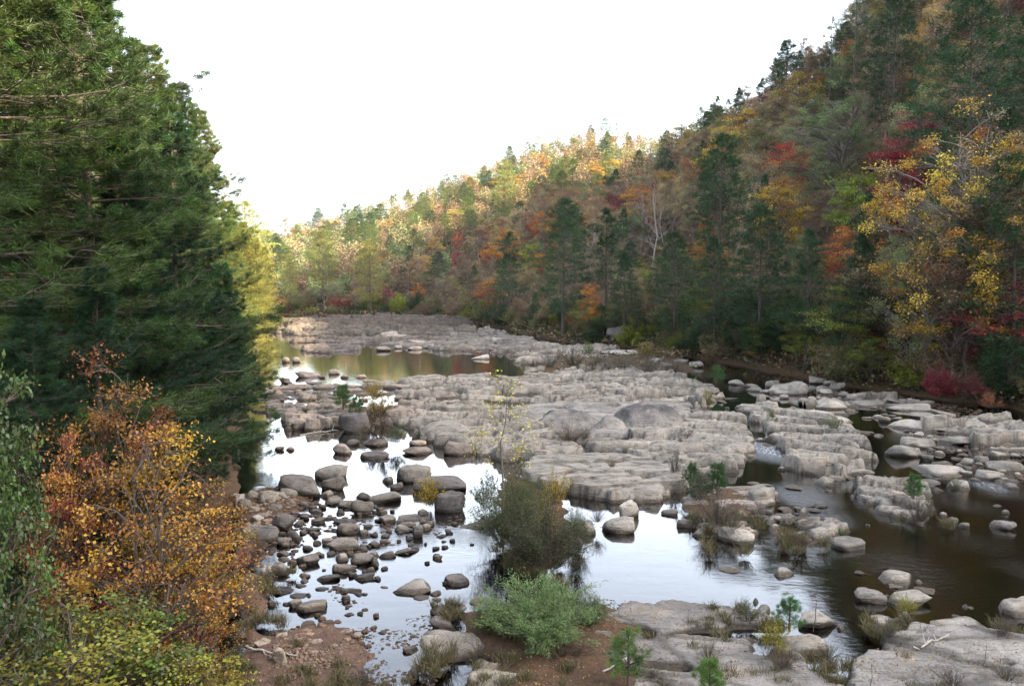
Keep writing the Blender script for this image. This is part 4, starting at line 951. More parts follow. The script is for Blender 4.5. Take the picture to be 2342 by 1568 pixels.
# ---- landmark trees: display x, y of the top, height in metres, kind, label, nearest distance
LM = [
 (1650, 318, 21, 'pine', 'tall dark pine with ragged double top in the middle of the right slope', 0, 1.0), (1880, 372, 20, 'pine', 'tall dark pine right of the orange-gold tree on right slope', 0, 1), (1545, 560, 14, 'pine', 'dark pine at the bank just above the slanted dark boulder', 0, 1.15),
 (1290, 492, 20, 'pine', 'tall pine on the bank above the grey shrubs with bare lower trunk', 0, 1), (1165, 545, 17, 'pine', 'broad full green pine on the bank right of the green pool', 0, 1.3), (1155, 368, 22, 'glow', 'tallest sunlit pine standing above the middle spur', 0, 1),
 (738, 530, 21, 'glow', 'big sunlit yellow-green pine on the far bank', 0, 1.1), (845, 558, 18, 'glow', 'rounded sunlit pine right of the biggest one on far bank', 0, 1.2), (662, 582, 15, 'glow', 'small sunlit pine at the left end of the far bank', 0, .9), (560, 470, 22, 'glow', 'bright sunlit pine behind the near left pines', 0, 1.1), (605, 560, 15, 'glow', 'sunlit pine tight beside the left pines edge', 0, 1.1),
 (1740, 560, 16, 'pine', 'wide dark pine low on the right slope above the bank', 0, 1.2), (1640, 600, 13, 'pine', 'mid-size dark pine on the bank by upper channel', 0, 1.2), (1850, 620, 13, 'pine', 'dense dark pine behind the yellow-green maple', 0, 1.3), (1985, 560, 15, 'pine', 'dark pine left of the pale bare-limbed tree', 0, 1), (2325, 560, 17, 'pine', 'dark pine cut by the right frame edge', 0, 1.1), (2315, 800, 6, 'pine', 'low dark pine at right edge beside the mossy boulder', 0, 1.2),
 (1960, 0, 22, 'thin', 'thin tall pine against the sky at the top of the right slope', 0, 1), (1905, 40, 19, 'thin', 'left thin pine against the sky near top right', 0, 1), (1790, 155, 16, 'thin', 'lone spindly pine on the right skyline', 0, 1), (1690, 205, 15, 'thin', 'flat-topped pine on the right skyline', 0, 1.2), (1560, 265, 15, 'thin', 'small wispy pine at the skyline notch', 0, 1.1), (2050, 0, 22, 'pine', 'dense dark pine at the top edge of frame', 0, 1), (2230, 0, 24, 'pine', 'tall dark pine trunk in the top right', 0, 1),
 (1810, 322, 9, 'scarlet', 'bright scarlet maple in the middle of right slope', 0, 1.4), (2112, 240, 11, 'crimson', 'crimson tree high on the right slope', 0, 1.1), (2070, 320, 10, 'crimson', 'dull crimson tree just below the brighter crimson one', 0, 1.1), (2140, 25, 16, 'gold', 'tall golden tree with white trunk near top right corner', 0, .8), (2285, 45, 17, 'tan', 'yellow-tan tree near top right corner', 0, 1.), (1785, 395, 12, 'gold', 'rounded amber-gold tree under the scarlet maple', 0, 1.1),
 (1905, 195, 17, 'pale', 'large pale green oak high on the right slope', 0, 1.25), (1915, 250, 12, 'pale', 'second pale green oak just below the large one', 0, 1.2), (2190, 330, 21, 'gold', 'big golden-tan tree dominating the right slope', 0, 1.0), (2290, 250, 18, 'tan', 'tan oak behind the big golden tree, right edge', 0, 1), (2140, 480, 16, 'pale', 'green and gold tree in front of the big golden one', 0, .8),
 (2170, 640, 12, 'bare', 'pale branchy half-bare tree right of the red bush', 0, 1), (1490, 420, 16, 'bare', 'forked white leafless tree in the middle slope', 0, .9), (1505, 440, 13, 'bare', 'second white leafless tree beside the forked one', 0, .9), (1405, 430, 9, 'crimson', 'small red tree left of the white leafless trees', 0, 1), (1620, 470, 8, 'orange', 'small bright orange tree peeking through the tall pine', 0, .9), (1245, 480, 11, 'orange', 'pale orange tree behind the bank pines', 0, 1), (1235, 570, 6, 'orange', 'small orange tree between two bank pines', 0, 1.1),
 (1045, 520, 7, 'scarlet', 'small scarlet tree on the slope above the green pool', 0, .9), (1045, 570, 7, 'crimson', 'dark red tree below the small scarlet one', 0, 1), (1110, 560, 6, 'scarlet', 'red tree hidden behind the green bank pines', 0, 1), (650, 495, 14, 'pink', 'salmon-leaved tree at the far left valley end', 0, 1), (1370, 372, 9, 'gold', 'bright yellow tree by the dark pine on the spur', 0, 1), (995, 540, 8, 'gold', 'yellow tree on the slope above the green pool', 0, 1),
 (1250, 345, 11, 'gold', 'pale gold tree on the sunlit far slope', 0, 1), (1930, 775, 8, 'ygreen', 'yellow-green maple leaning over the right bank', 0, 1.1), (1990, 830, 4, 'ygreen', 'low yellow-green maple under the bigger one', 0, 1.3), (1735, 790, 5, 'ygreen', 'low yellow-green maple in the shade of right bank', 0, 1.2), (1820, 790, 5, 'ygreen', 'dim olive maple left of the leaning yellow-green maple', 0, 1.1), (2065, 815, 5.2, 'tan', 'small sparse yellow tree on pale slabs by the red bush', 0, .9),
 (1340, 690, 6, 'ygreen', 'sparse yellow-green tree at the far bank behind grey shrubs', 0, 1.1), (1185, 675, 5, 'rust', 'rusty red bushy tree on the bank behind the pool', 0, 1.2), (1350, 640, 9, 'orange', 'thin orange tree at the bank behind grey shrubs', 0, .6), (640, 690, 5, 'gold', 'yellow bushy tree at the far bank beside left pines', 0, 1.4), (1960, 500, 9, 'orange', 'orange tree between dark pines on right slope', 0, 1), (1730, 800, 2.2, 'orange', 'tiny orange tree on the shaded right bank', 0, 1.2), (2240, 480, 14, 'tan', 'tan-gold tree right of the big golden tree', 0, 1.1),
 (2310, 640, 8, 'crimson', 'dim crimson tree low at the right edge', 0, 1.3), (2020, 560, 10, 'tan', 'yellowish tree leaning left of the pale branchy one', 0, 1.2), (1300, 560, 10, 'brown', 'dull tree filling the gap between bank pines', 0, 1), (1960, 640, 12, 'pine', 'dark pine above the leaning yellow-green maple', 0, 1.2), (1430, 640, 12, 'pine', 'dark pine just left of the slanted dark boulder', 0, 1)]
for (px, py, H, kind, lab, dmin, sx) in LM:
    x, y = place_top(px, py, H, dmin)
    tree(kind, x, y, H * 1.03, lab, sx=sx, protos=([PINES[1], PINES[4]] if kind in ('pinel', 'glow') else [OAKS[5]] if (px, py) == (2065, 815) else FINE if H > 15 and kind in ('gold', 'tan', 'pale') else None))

# ---- the wooded slopes: darts, nearest first
def fill():
    r = np.random.default_rng(77); cand = []
    n = 60000; az = r.uniform(-22, 36, n); rad = np.sqrt(r.uniform(55 ** 2, 440 ** 2, n))
    X = rad * np.sin(np.radians(az)); Y = rad * np.cos(np.radians(az)); Hh = ground_at(X, Y)
    d0 = np.interp(az, _fa, D0S); d1 = np.interp(az, _fa, D1S)
    ok = (Hh > 1.0) & (rad > d0 + 4) & (rad < d1 + 10)
    X, Y, Hh, rad, d0, d1 = X[ok], Y[ok], Hh[ok], rad[ok], d0[ok], d1[ok]
    # visibility: the ray from the camera must clear the canopy in front
    grid = {}
    def near(x, y, rr):
        gx, gy = int(x // 8), int(y // 8)
        for a in (-1, 0, 1):
            for b in (-1, 0, 1):
                for q in grid.get((gx + a, gy + b), ()):
                    if (q[0] - x) ** 2 + (q[1] - y) ** 2 < rr * rr: return True
        return False
    for (x, y, H) in placed: grid.setdefault((int(x // 8), int(y // 8)), []).append((x, y))
    acc = []
    for i in range(len(X)):
        rr = 4.0 if rad[i] < 130 else 5.2 if rad[i] < 230 else 6.2
        if near(X[i], Y[i], rr): continue
        grid.setdefault((int(X[i] // 8), int(Y[i] // 8)), []).append((X[i], Y[i])); acc.append(i)
    acc.sort(key=lambda i: rad[i])
    hor = np.full(120, -9.)
    guard = []
    for (gx, gy, gH, gk, gl, gd, gs), (wx, wy, wH) in zip(LM, placed):
        if gk == 'thin' or gy < 60 or (gk == 'pale' and gy < 220): continue
        guard.append((gx, gy, 1786 * 3.6 * gs / wy * (.8 if gH > 9 else .6) * min(1, gH / 12), gy + 1786 * gH * .62 / wy, math.hypot(wx, wy)))
    for i in acc:
        x, y, h = X[i], Y[i], Hh[i]; s = (rad[i] - d0[i]) / (d1[i] - d0[i]); u = random.random()
        px = 1171 + 1786 * x / y; far = rad[i] > 215
        m = vnoise(np.array([x * .035]), np.array([y * .035]), seed=91)[0]
        if far:
            kind = np.random.default_rng(i).choice(['pine', 'pinel', 'pale', 'tan', 'pink', 'gold', 'rust', 'brown', 'orange'], p=[.26 if m > .5 else .10, .12, .06, .2 if m < .5 else .04, .14, .06, .06, .06, .04] if False else (np.array([.14, .26, .20, .15, .05, .06, .02, .10, .02]) if m > .5 else np.array([.04, .15, .22, .27, .09, .08, .03, .10, .02])))
        elif s < .16: kind = np.random.default_rng(i).choice(['pine', 'olive', 'ygreen', 'brown', 'tan', 'bare', 'orange', 'crimson'], p=[.26, .17, .14, .12, .20, .05, .04, .02])
        elif s > .82: kind = np.random.default_rng(i).choice(['pine', 'thin', 'tan', 'pale', 'bare', 'rust'], p=[.22, .12, .36, .08, .1, .12])
        else:
            kind = np.random.default_rng(i).choice(['pine', 'tan', 'rust', 'olive', 'pale', 'gold', 'orange', 'bare', 'brown', 'crimson', 'pink'], p=(np.array([.10, .36, .12, .12, .07, .06, .03, .07, .05, .01, .01]) if m > .56 else np.array([.02, .42, .13, .09, .06, .09, .04, .07, .05, .01, .02])))
        H = {'pine': 17, 'pinel': 16, 'thin': 15, 'bare': 12}.get(kind, 13) * random.uniform(.72, 1.15)
        if s < .12 and kind != 'pine': H *= .6
        if far: H *= .8
        # skip what other crowns hide entirely
        az_i = int((math.degrees(math.atan2(x, y)) + 24) / .5); top = (h + H - CAM_H) / rad[i]; w = max(1, int(math.degrees(3.2 / rad[i]) / .5 + .5))
        if top < hor[az_i] - .01: continue
        tp = proj(x, y, h + H)[1]; hw = 1786 * 3.0 / y
        for (gx, gy, gr, gb, gdist) in guard:
            if rad[i] < gdist + 1 and abs(px - gx) < gr + hw and tp < gb:
                lim = CAM_H + (640 - gb) / 1786 * y - h     # lower it to the foot of the marked crown
                H = min(H, lim)
        H = max(H, 4.8 + random.random() * 1.5)
        if 1830 < px < 2420 and (h + H - CAM_H) / y > .42 and kind not in ('thin', 'pine', 'bare') and random.random() < .2: pass
        tree(str(kind), float(x), float(y), float(H), sx=random.uniform(.95, 1.3) * (1.25 if far else 1))
        for q in range(max(0, az_i - w + 1), min(119, az_i + w)): hor[q] = max(hor[q], min(top, (h + H * .62 - CAM_H) / rad[i]) )
fill()

def skyline():
    r = random.Random(5)
    for k in range(84):
        az = 10.5 + 17 * ((k * .618) % 1); d1 = float(np.interp(az, _fa, D1S)); rad = d1 * r.uniform(.74, .99); x, y = rad * math.sin(R(az)), rad * math.cos(R(az))
        tree(r.choice(['pine', 'pine', 'tan', 'thin', 'olive', 'pale', 'rust']), x, y, r.uniform(7, 11.5), 0, sx=1.3)
skyline()
def far_mass():
    Vs, Fs, Ts, Cs = [], [], [], []; off = 0
    for (kind, x, y, H, c) in FAR:
        r = np.random.default_rng(int(abs(x * 13 + y * 7)) + 5); z = G(x, y)
        n = 420; nc = 26
        if kind in ('pine', 'pinel', 'thin'):
            t = r.random(nc) ** .8; a = r.uniform(0, 6.28, nc); rd = (1 - t) ** .7 * H * .19 * r.uniform(.5, 1, nc)
            cc = np.stack([np.cos(a) * rd, np.sin(a) * rd, H * (.25 + .75 * t)], -1); sp = .05
        else:
            u = nrm(r.normal(size=(nc, 3))) * r.uniform(.5, 1, (nc, 1)); cc = u * [H * .3, H * .3, H * .36] + [0, 0, H * .62]; sp = .065
        p = cc[r.integers(0, nc, n)] + r.normal(0, H * sp, (n, 3))
        V, F, T = leaves(p, r, .65 if kind != 'bare' else .3, .6, r.uniform(.2, .8, n)); V += [x, y, z]
        Vs.append(V); Fs.append(F + off); off += len(V); Ts.append(T); Cs.append(np.repeat(np.array([c]), len(V), 0))
        (tv, tf) = tubes([(np.array([[x, y, z - .5], [x, y, z + H * .8]]), [.02 * H * .6, .05])], 4)
        Vs.append(tv); Fs.append(tf + off); off += len(tv); Ts.append(np.full(len(tv), .5)); Cs.append(np.repeat([[.15, .13, .11]], len(tv), 0))
    if Vs:
        me = mesh('distant_forest', np.vstack(Vs), np.vstack(Fs), M_FAR, tint=np.concatenate(Ts), col=np.vstack(Cs))
        tag(link('distant_forest', me), 'mixed autumn forest covering the far ridge', 'forest', kind='stuff')
far_mass()

def undergrowth():
    r = np.random.default_rng(5); n = 26000
    az = np.radians(r.uniform(-21, 35, n)); rad = np.sqrt(r.uniform(55 ** 2, 330 ** 2, n)); nb_ = 9000; az[:nb_] = np.radians(np.linspace(-21, 35, nb_)); rad[:nb_] = np.interp(np.degrees(az[:nb_]), _fa, D0S) + r.uniform(-4, 9, nb_); X, Y = rad * np.sin(az), rad * np.cos(az); H = ground_at(X, Y)
    d0 = np.interp(np.degrees(az), _fa, D0S); ok = (H > .12) & ((rad < d0 + 50) | (r.random(n) < .45)); X, Y, H, rad = X[ok], Y[ok], H[ok], rad[ok]
    pal = np.array([C_['brown'], C_['olive'], C_['tan'], C_['rust'], (.05, .075, .03), (.05, .08, .03), (.09, .065, .045)])
    k = 7; c = pal[r.integers(0, len(pal), len(X))] * r.uniform(.5, 1.1, (len(X), 1))
    P = np.repeat(np.stack([X, Y, H], -1), k, 0); P += r.normal(0, .7, P.shape) * [1, 1, .55]; P[:, 2] = np.abs(P[:, 2] - np.repeat(H, k)) + np.repeat(H, k) + .1
    sz = np.repeat(.16 + rad * .0022, k)
    V, F, T = leaves(P, r, 1., .65, r.uniform(.15, .85, len(P))); V = V.reshape(-1, 4, 3); V = (P[:, None] + (V - P[:, None]) * sz[:, None, None]).reshape(-1, 3)
    me = mesh('undergrowth', V, F, M_FAR, tint=T, col=np.repeat(np.repeat(c, k, 0), 4, 0))
    tag(link('undergrowth', me), 'low brush and saplings covering the forest floor of the slopes', 'undergrowth', kind='stuff')
undergrowth()

# ------------------------------------------------------------------ near left bank
NEARP = [Proto('near_pine', bough_pine(800 + i, 19, [4.2, 3.9, 4.5][i], [.8, 1.2, .5][i], gap=[.52, .6, .48][i], rise=[.15, .35, .05][i], open_=[.03, .1, .03][i]), M_NEEDLE, 19) for i in range(3)]
LP = [(-50, 20, 25, 0, (.085, .12, .03), 'nearest pine on the left, cut by the frame edge'), (205, 23.5, 22.5, 0, (.06, .10, .028), 'tall near pine whose top leaves the upper left frame'),  # light put into foliage colours: sunlit pines painted yellower, shaded ones darker
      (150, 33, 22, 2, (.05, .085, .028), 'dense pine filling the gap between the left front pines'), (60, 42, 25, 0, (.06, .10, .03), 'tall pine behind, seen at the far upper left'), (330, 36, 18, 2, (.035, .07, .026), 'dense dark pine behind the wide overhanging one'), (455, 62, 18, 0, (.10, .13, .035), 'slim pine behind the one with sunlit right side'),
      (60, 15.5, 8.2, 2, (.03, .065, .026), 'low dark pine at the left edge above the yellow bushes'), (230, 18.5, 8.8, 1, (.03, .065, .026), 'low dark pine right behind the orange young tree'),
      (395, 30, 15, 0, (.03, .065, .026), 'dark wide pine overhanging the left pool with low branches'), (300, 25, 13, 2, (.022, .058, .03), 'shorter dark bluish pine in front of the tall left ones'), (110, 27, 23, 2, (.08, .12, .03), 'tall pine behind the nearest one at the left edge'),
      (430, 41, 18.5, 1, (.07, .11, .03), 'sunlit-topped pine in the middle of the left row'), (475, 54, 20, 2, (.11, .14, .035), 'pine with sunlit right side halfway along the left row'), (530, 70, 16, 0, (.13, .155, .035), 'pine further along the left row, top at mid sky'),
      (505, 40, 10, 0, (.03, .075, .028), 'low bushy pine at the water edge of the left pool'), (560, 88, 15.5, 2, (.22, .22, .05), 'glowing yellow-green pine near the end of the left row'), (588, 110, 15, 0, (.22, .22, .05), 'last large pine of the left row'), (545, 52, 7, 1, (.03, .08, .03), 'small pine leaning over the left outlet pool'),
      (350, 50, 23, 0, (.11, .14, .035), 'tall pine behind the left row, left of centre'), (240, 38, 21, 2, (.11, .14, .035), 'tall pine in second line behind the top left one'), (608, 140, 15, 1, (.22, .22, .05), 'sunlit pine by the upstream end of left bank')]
for px, y, H, v, col, lab in LP:
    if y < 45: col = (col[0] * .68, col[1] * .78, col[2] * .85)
    x = (px - 1171) / 1786. * y
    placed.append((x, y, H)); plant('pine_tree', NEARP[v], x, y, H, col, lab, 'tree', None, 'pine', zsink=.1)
def left_woods():
    r = random.Random(12); n = 0
    for k in range(4000):
        y = r.uniform(26, 200); xl = float(np.interp(y, LBY, LBX)); x = xl - r.uniform(7, 70)
        if x < -.80 * y - 6: continue
        if any((x - a) ** 2 + (y - b) ** 2 < 22 for a, b, c in placed): continue
        kind = r.choices(['pinel', 'pine', 'gold', 'orange', 'tan', 'rust'], [.42, .14, .14, .10, .12, .08])[0]
        # stay under the silhouette that the photograph shows
        px = 1171 + 1786 * x / y; ytop = np.interp(px, [0, 260, 350, 400, 490, 530, 600, 640], [0, 0, 150, 240, 380, 470, 520, 600])
        Hmax = CAM_H + (640 - ytop) / 1786 * y - 2; H = min(r.uniform(12, 19), Hmax)
        if H < 7: continue
        tree(kind, x, y, H, None, protos=(PINES[:3] if kind[:4] == 'pine' else None)); n += 1
        if n > 85: break
TREE_ZONES += [('behind the left pine row', 300, 650), ('behind the left pine row, far end', 560, 640), ('in the left woods near edge', 60, 680), ('deep in the left woods', 440, 660)]
left_woods()

M_BANK = leaf_material('thicket leaves', .32, gloss=.02, hue=.045)
NB = [Proto('bank_tree', broadleaf_parts(900 + i, 7, [2.3, 2.0, 2.2][i], [.05, .1, .05][i], [110, 100, 100][i], [12000, 15000, 13000][i], [.092, .10, .085][i], .75, clumpr=.24, trunk=.007, squash=.5, multi=[2, 1, 3][i]), M_BANK, 7) for i in range(3)]
for (px, y, H, v, c, sx, lab) in [
    (340, 14.2, 6.5, 0, (.44, .22, .035), .76, 'orange-leaved young tree at the lower left, tallest of the near thicket'), (240, 15.5, 7.4, 2, (.30, .15, .03), .7, 'thin orange-brown tree behind the orange one'), (130, 10.9, 4.6, 2, (.27, .25, .04), .95, 'yellow-green tree in the lower left corner'),
    (420, 12.0, 3.8, 1, (.28, .24, .035), .62, 'yellow-leaved tree reaching over the muddy bank'), (250, 9.6, 3.3, 1, (.28, .23, .035), .8, 'golden bush at the bottom edge, left of the mud'), (20, 9.6, 4.2, 2, (.26, .26, .04), 1., 'yellow bush in the bottom left corner'),
    (-70, 10.3, 8.3, 1, (.09, .14, .04), .42, 'green leafy branch top at the left frame edge'),  (230, 12.2, 4.2, 1, (.13, .17, .035), .8, 'green bush among the yellow ones, lower left'), (130, 14.5, 6.2, 1, (.40, .16, .05), .45, 'reddish-leaved sapling in the dark gap, lower left'),
    (430, 16.5, 5.2, 2, (.28, .16, .04), .6, 'amber sapling in front of the dark wide pine'), (520, 15, 1.8, 1, (.12, .12, .04), .5, 'low green bush at the edge of the red mud'), (300, 8.8, 4.2, 1, (.13, .22, .04), .45, 'bright green twig cluster at bottom left')]:
    x = (px - 1171) / 1786. * y; sc = 7. / H
    plant('bank_tree' if H > 4 else 'bank_bush', NB[v], x, y, H, c, lab, 'tree' if H > 4 else 'bush', None, 'shrub', sx=sx * min(1.6, sc) if H < 6 else sx, zsink=.05)

# ------------------------------------------------------------------ shrubs on the rocks
SH_DENSE = [Proto('shrub', shrub_parts(1000 + i, 2.4, 1.9, 90, 110, .06, .55, jitter=.075, twig=.012), M_LEAF, 2.4) for i in range(3)]
SH_LOOSE = [Proto('shrub', shrub_parts(1020 + i, 1.2, .9, 34, 40, .06, .55, jitter=.06, twig=.008), M_LEAF, 1.2) for i in range(3)]
SH_DRY = [Proto('shrub', shrub_parts(1040 + i, 1.0, .9, 80, 14, .035, .5, jitter=.06, twig=.006), M_LEAF, 1.0) for i in range(2)]
BUSHP = [Proto('bush', shrub_parts(1200 + i, 3.0, 2.4, 60, 110, .15, .6, jitter=.07, twig=.02), M_LEAF, 3.0) for i in range(3)]
WILLOW = Proto('willow', shrub_parts(1060, 2.4, 1.9, 110, 150, .12, .17, jitter=.045, twig=.010, leafstart=.15, droop=.3), M_LEAF, 2.4)
SAPL = [Proto('pine_sapling', pine_parts(1080 + i, 1.3, .42, .25, .20, 5, 5, 60, .15, .006, 'cone', .6, side=.12), M_NEEDLE, 1.3) for i in range(3)]
LEAN = Proto('slender', bare_parts(1100, 6, 2.1, n1=11, n2=4, n3=3, sparse=560, size=.12, trunk=.009, up=.75), M_LEAF, 6)
TWIG = [Proto('twigs', bare_parts(1110 + i, .8, .45, n1=9, n2=3, n3=2, sparse=[60, 0, 120][i], size=.03, trunk=.008, up=.9), M_LEAF, .8) for i in range(3)]
GRN, DGR, YEL, BRN, GRY = (.09, .13, .04), (.075, .095, .04), (.38, .27, .04), (.12, .085, .045), (.13, .12, .10)
def shrub(px, py, w, h, protos, c, lab, cat='shrub', name='shrub', z=0, bark='shrub'):
    x, y = D(px, py, z); k = y / 1786.; pr = random.choice(protos) if isinstance(protos, list) else protos
    H = h * k * .92; z = max(z, G(x, y))
    R0 = {3.0: 2.4, 2.4: 1.9, 1.2: .9, 1.0: .9}.get(pr.H, pr.H * .35)
    sx = (w * k * .5 / R0) / (H / pr.H)
    if pr in SAPL or name in ('pine_sapling', 'slender_tree', 'dry_twigs'): sx = 1.0
    e = plant(name, pr, x, y, H, c, lab, cat, None, bark, z=z, sx=sx, zsink=.04, woodname='stems' if name != 'pine_sapling' else 'trunk', leafname='leaves' if name != 'pine_sapling' else 'crown')
    return e
shrub(1160, 1235, 220, 180, SH_DENSE, DGR, 'left half of the big dense shrub mass in mid river', z=.3)
shrub(1250, 1290, 250, 185, SH_DENSE, (.06, .07, .035), 'largest dark shrub in mid river, right above the willow bush', z=.3)
shrub(1215, 1290, 190, 130, SH_DRY, (.13, .10, .05), 'brown twiggy skirt of the mid river shrub, overhanging the water', z=.2)
shrub(1315, 1290, 100, 110, SH_DRY, BRN, 'brown brush on the right tip of the mid river shrub islet', z=.2)
shrub(1235, 1225, 130, 110, SH_LOOSE, (.3, .23, .05), 'yellow-leaved shrub in the heart of the mid river mass', z=.3)
shrub(1110, 1160, 90, 110, SH_LOOSE, GRN, 'loose green shrub at the left tip of the mid river mass', z=.2)
shrub(1200, 1170, 150, 100, SH_DENSE, (.10, .12, .04), 'greener back part of the mid river shrub mass', z=.4)
shrub(1270, 1150, 90, 90, SH_LOOSE, YEL, 'yellow-leaved shrub behind the mid river mass', z=.5)
shrub(1320, 1230, 70, 90, SH_DENSE, GRN, 'fresh green shrub on the right flank of the mid river mass', z=.3)
shrub(1235, 1455, 320, 165, WILLOW, (.17, .25, .10), 'silvery green willow bush in the foreground', name='willow_bush', z=.2)
shrub(1130, 1440, 130, 90, WILLOW, (.12, .14, .05), 'lower yellowish willow growth left of the silvery bush', name='willow_bush', z=.2)
shrub(1350, 1420, 110, 80, WILLOW, (.12, .16, .07), 'small willow growth at the pool tip, right of the silvery bush', name='willow_bush', z=.2)
shrub(985, 1150, 95, 85, SH_LOOSE, YEL, 'little yellow-leaved bush by the dark whale-backed boulder', z=.2)
e_ = shrub(1148, 1190, 200, 350, LEAN, (.50, .42, .10), 'slender leaning sapling with sparse yellow leaves above the mid river shrubs', 'tree', 'slender_tree', z=.3, bark='oak')
shrub(1640, 1195, 150, 100, SH_DRY, GRY, 'grey brown shrub filling the islet in the right channel', z=.3); shrub(1600, 1140, 110, 80, SH_LOOSE, (.07, .09, .05), 'green shrub under the young pines on the islet', z=.3); shrub(1670, 1215, 110, 60, SH_DRY, (.16, .13, .07), 'straw-coloured grassy shrub at the near side of the islet', z=.3)
shrub(1640, 1130, 60, 76, SAPL, (.05, .11, .035), 'taller young pine on the shrub islet', 'tree', 'pine_sapling', z=.4); shrub(1580, 1110, 40, 55, SAPL, (.05, .11, .035), 'shorter young pine on the shrub islet', 'tree', 'pine_sapling', z=.4); shrub(1545, 1085, 40, 80, SH_LOOSE, GRY, 'thin grey bush left of the young pines', z=.5)
shrub(2100, 1188, 95, 75, SH_DRY, GRY, 'silvery grey bush on the pale rock islet', z=.3); shrub(2090, 1140, 30, 60, SAPL, (.06, .15, .04), 'tiny pine on the pale rock islet', 'tree', 'pine_sapling', z=.4)
shrub(2185, 1115, 50, 35, SH_DRY, GRN, 'low green tuft on rocks in the right channel', z=.2); shrub(1835, 1245, 70, 45, SH_DRY, (.15, .12, .06), 'dry grassy tuft in the craggy rock cluster', z=.3); shrub(1925, 1222, 45, 25, SH_LOOSE, GRN, 'sparse leafy weed right of the craggy rocks', z=.05)
shrub(1905, 985, 50, 50, SH_LOOSE, (.11, .13, .05), 'bush at the back of the long rock island', z=.3); shrub(1765, 955, 25, 30, SH_LOOSE, GRN, 'small weed on the tip of the long rock island', z=.4); shrub(1640, 880, 26, 46, SAPL, (.06, .15, .04), 'small pine at the end of the layered ledge', 'tree', 'pine_sapling', z=.4); shrub(1620, 925, 40, 50, SH_LOOSE, (.2, .18, .04), 'yellowish bush at the end of the layered ledge', z=.5)
shrub(865, 950, 110, 75, SH_LOOSE, (.3, .2, .05), 'orange-yellow shrub on the ledge left of centre', z=.3); shrub(855, 905, 60, 50, SH_LOOSE, YEL, 'bright yellow bush at the green pool edge', z=.3); shrub(785, 935, 50, 58, SAPL, (.07, .15, .04), 'young pine on the left ledge', 'tree', 'pine_sapling', z=.3); shrub(815, 955, 35, 50, SAPL, (.07, .14, .04), 'smaller young pine beside the orange-yellow shrub', 'tree', 'pine_sapling', z=.3)
shrub(800, 965, 90, 45, SH_DRY, (.12, .1, .05), 'brown grassy brush below the young left pines', z=.3); shrub(870, 1000, 100, 70, SH_LOOSE, (.10, .07, .04), 'dark brown shrub on the big boulder by the left pool', z=.5); shrub(910, 1010, 70, 50, SH_LOOSE, (.07, .1, .04), 'greenish shrub right of the dark brown one', z=.4)
shrub(730, 920, 40, 35, SH_DRY, (.11, .1, .05), 'grassy clump by the far left pool', z=.1); shrub(685, 925, 40, 28, SH_DRY, (.12, .1, .05), 'second grassy clump by the far left pool', z=.1); shrub(960, 1000, 60, 30, SH_DRY, GRN, 'low green tuft under the sandstone mass', z=.2)
shrub(1300, 1008, 110, 50, SH_DRY, (.17, .11, .06), 'reddish dry brush in the hollow of the domes', z=.4); shrub(1340, 1000, 50, 35, SH_DRY, GRN, 'green brush in the hollow of the domes', z=.5); shrub(1400, 1065, 40, 26, SH_DRY, (.16, .13, .06), 'dry tuft on the pitted platform', z=.6); shrub(1430, 1035, 30, 25, SH_DRY, (.14, .12, .06), 'second dry tuft on the pitted platform', z=.6)
shrub(1365, 1190, 60, 40, SH_DRY, GRY, 'grey brush above the big pale boulder', z=.4); shrub(985, 1120, 40, 30, SH_DRY, (.1, .1, .04), 'tuft on the pointed light boulder', z=.2)
for i, (px, py, w, h, c) in enumerate([(1255, 838, 80, 45, GRY), (1310, 835, 90, 55, (.10, .11, .08)), (1365, 845, 90, 50, GRY), (1425, 848, 100, 50, (.12, .11, .09)), (1480, 852, 110, 55, GRY), (1540, 852, 90, 40, (.11, .10, .08)), (1480, 815, 80, 45, (.26, .20, .07)), (1345, 810, 40, 40, (.15, .2, .05)), (1278, 818, 22, 26, (.12, .2, .04)), (1220, 838, 60, 25, (.12, .1, .06))]):
    e = shrub(px, py, w, h, SH_LOOSE + SH_DRY, c, None, z=.3); want_label(e, 'yellowish shrub in the band behind the domes' if c[0] > .14 else 'grey-green shrub in the band behind the domes', e.location[0], e.location[1], .5); e['group'] = 'shrub band behind the domed rocks'
shrub(2150, 905, 90, 75, BUSHP, (.24, .035, .045), 'crimson bush on the right bank', z=.6); shrub(2225, 905, 70, 55, BUSHP, (.17, .05, .05), 'dull red bush right of the crimson one', z=.8); shrub(2265, 930, 60, 45, SH_LOOSE, (.28, .10, .05), 'rusty weed at the right bank edge', z=.7)
# foreground, right
shrub(1437, 1562, 90, 140, SAPL, (.105, .18, .05), 'pine sapling standing on the bedrock at bottom centre', 'tree', 'pine_sapling', z=.3); shrub(1622, 1600, 90, 105, SAPL, (.11, .20, .04), 'bright green pine sapling at the bottom edge', 'tree', 'pine_sapling', z=.3)
shrub(1805, 1440, 45, 85, SAPL, (.07, .17, .05), 'soft green young pine among foreground twigs', 'tree', 'pine_sapling', z=.3); shrub(1770, 1490, 90, 110, SH_LOOSE, (.32, .28, .05), 'twiggy bush with a few yellow leaves, foreground right', z=.3); shrub(1790, 1520, 130, 60, SH_DRY, (.12, .09, .06), 'brown dry brush below the yellow-leaved bush', z=.3)
shrub(1860, 1440, 80, 80, TWIG, (.2, .06, .04), 'reddish leafless twigs by the near water edge', 'dry plant', 'dry_twigs', z=.3); shrub(1895, 1500, 80, 45, SH_DRY, (.15, .12, .07), 'straw brush in the joint between bedrock sheets', z=.3); shrub(2035, 1452, 70, 50, SH_DRY, (.12, .12, .07), 'round dry bush on the small bedrock shelf', z=.3)
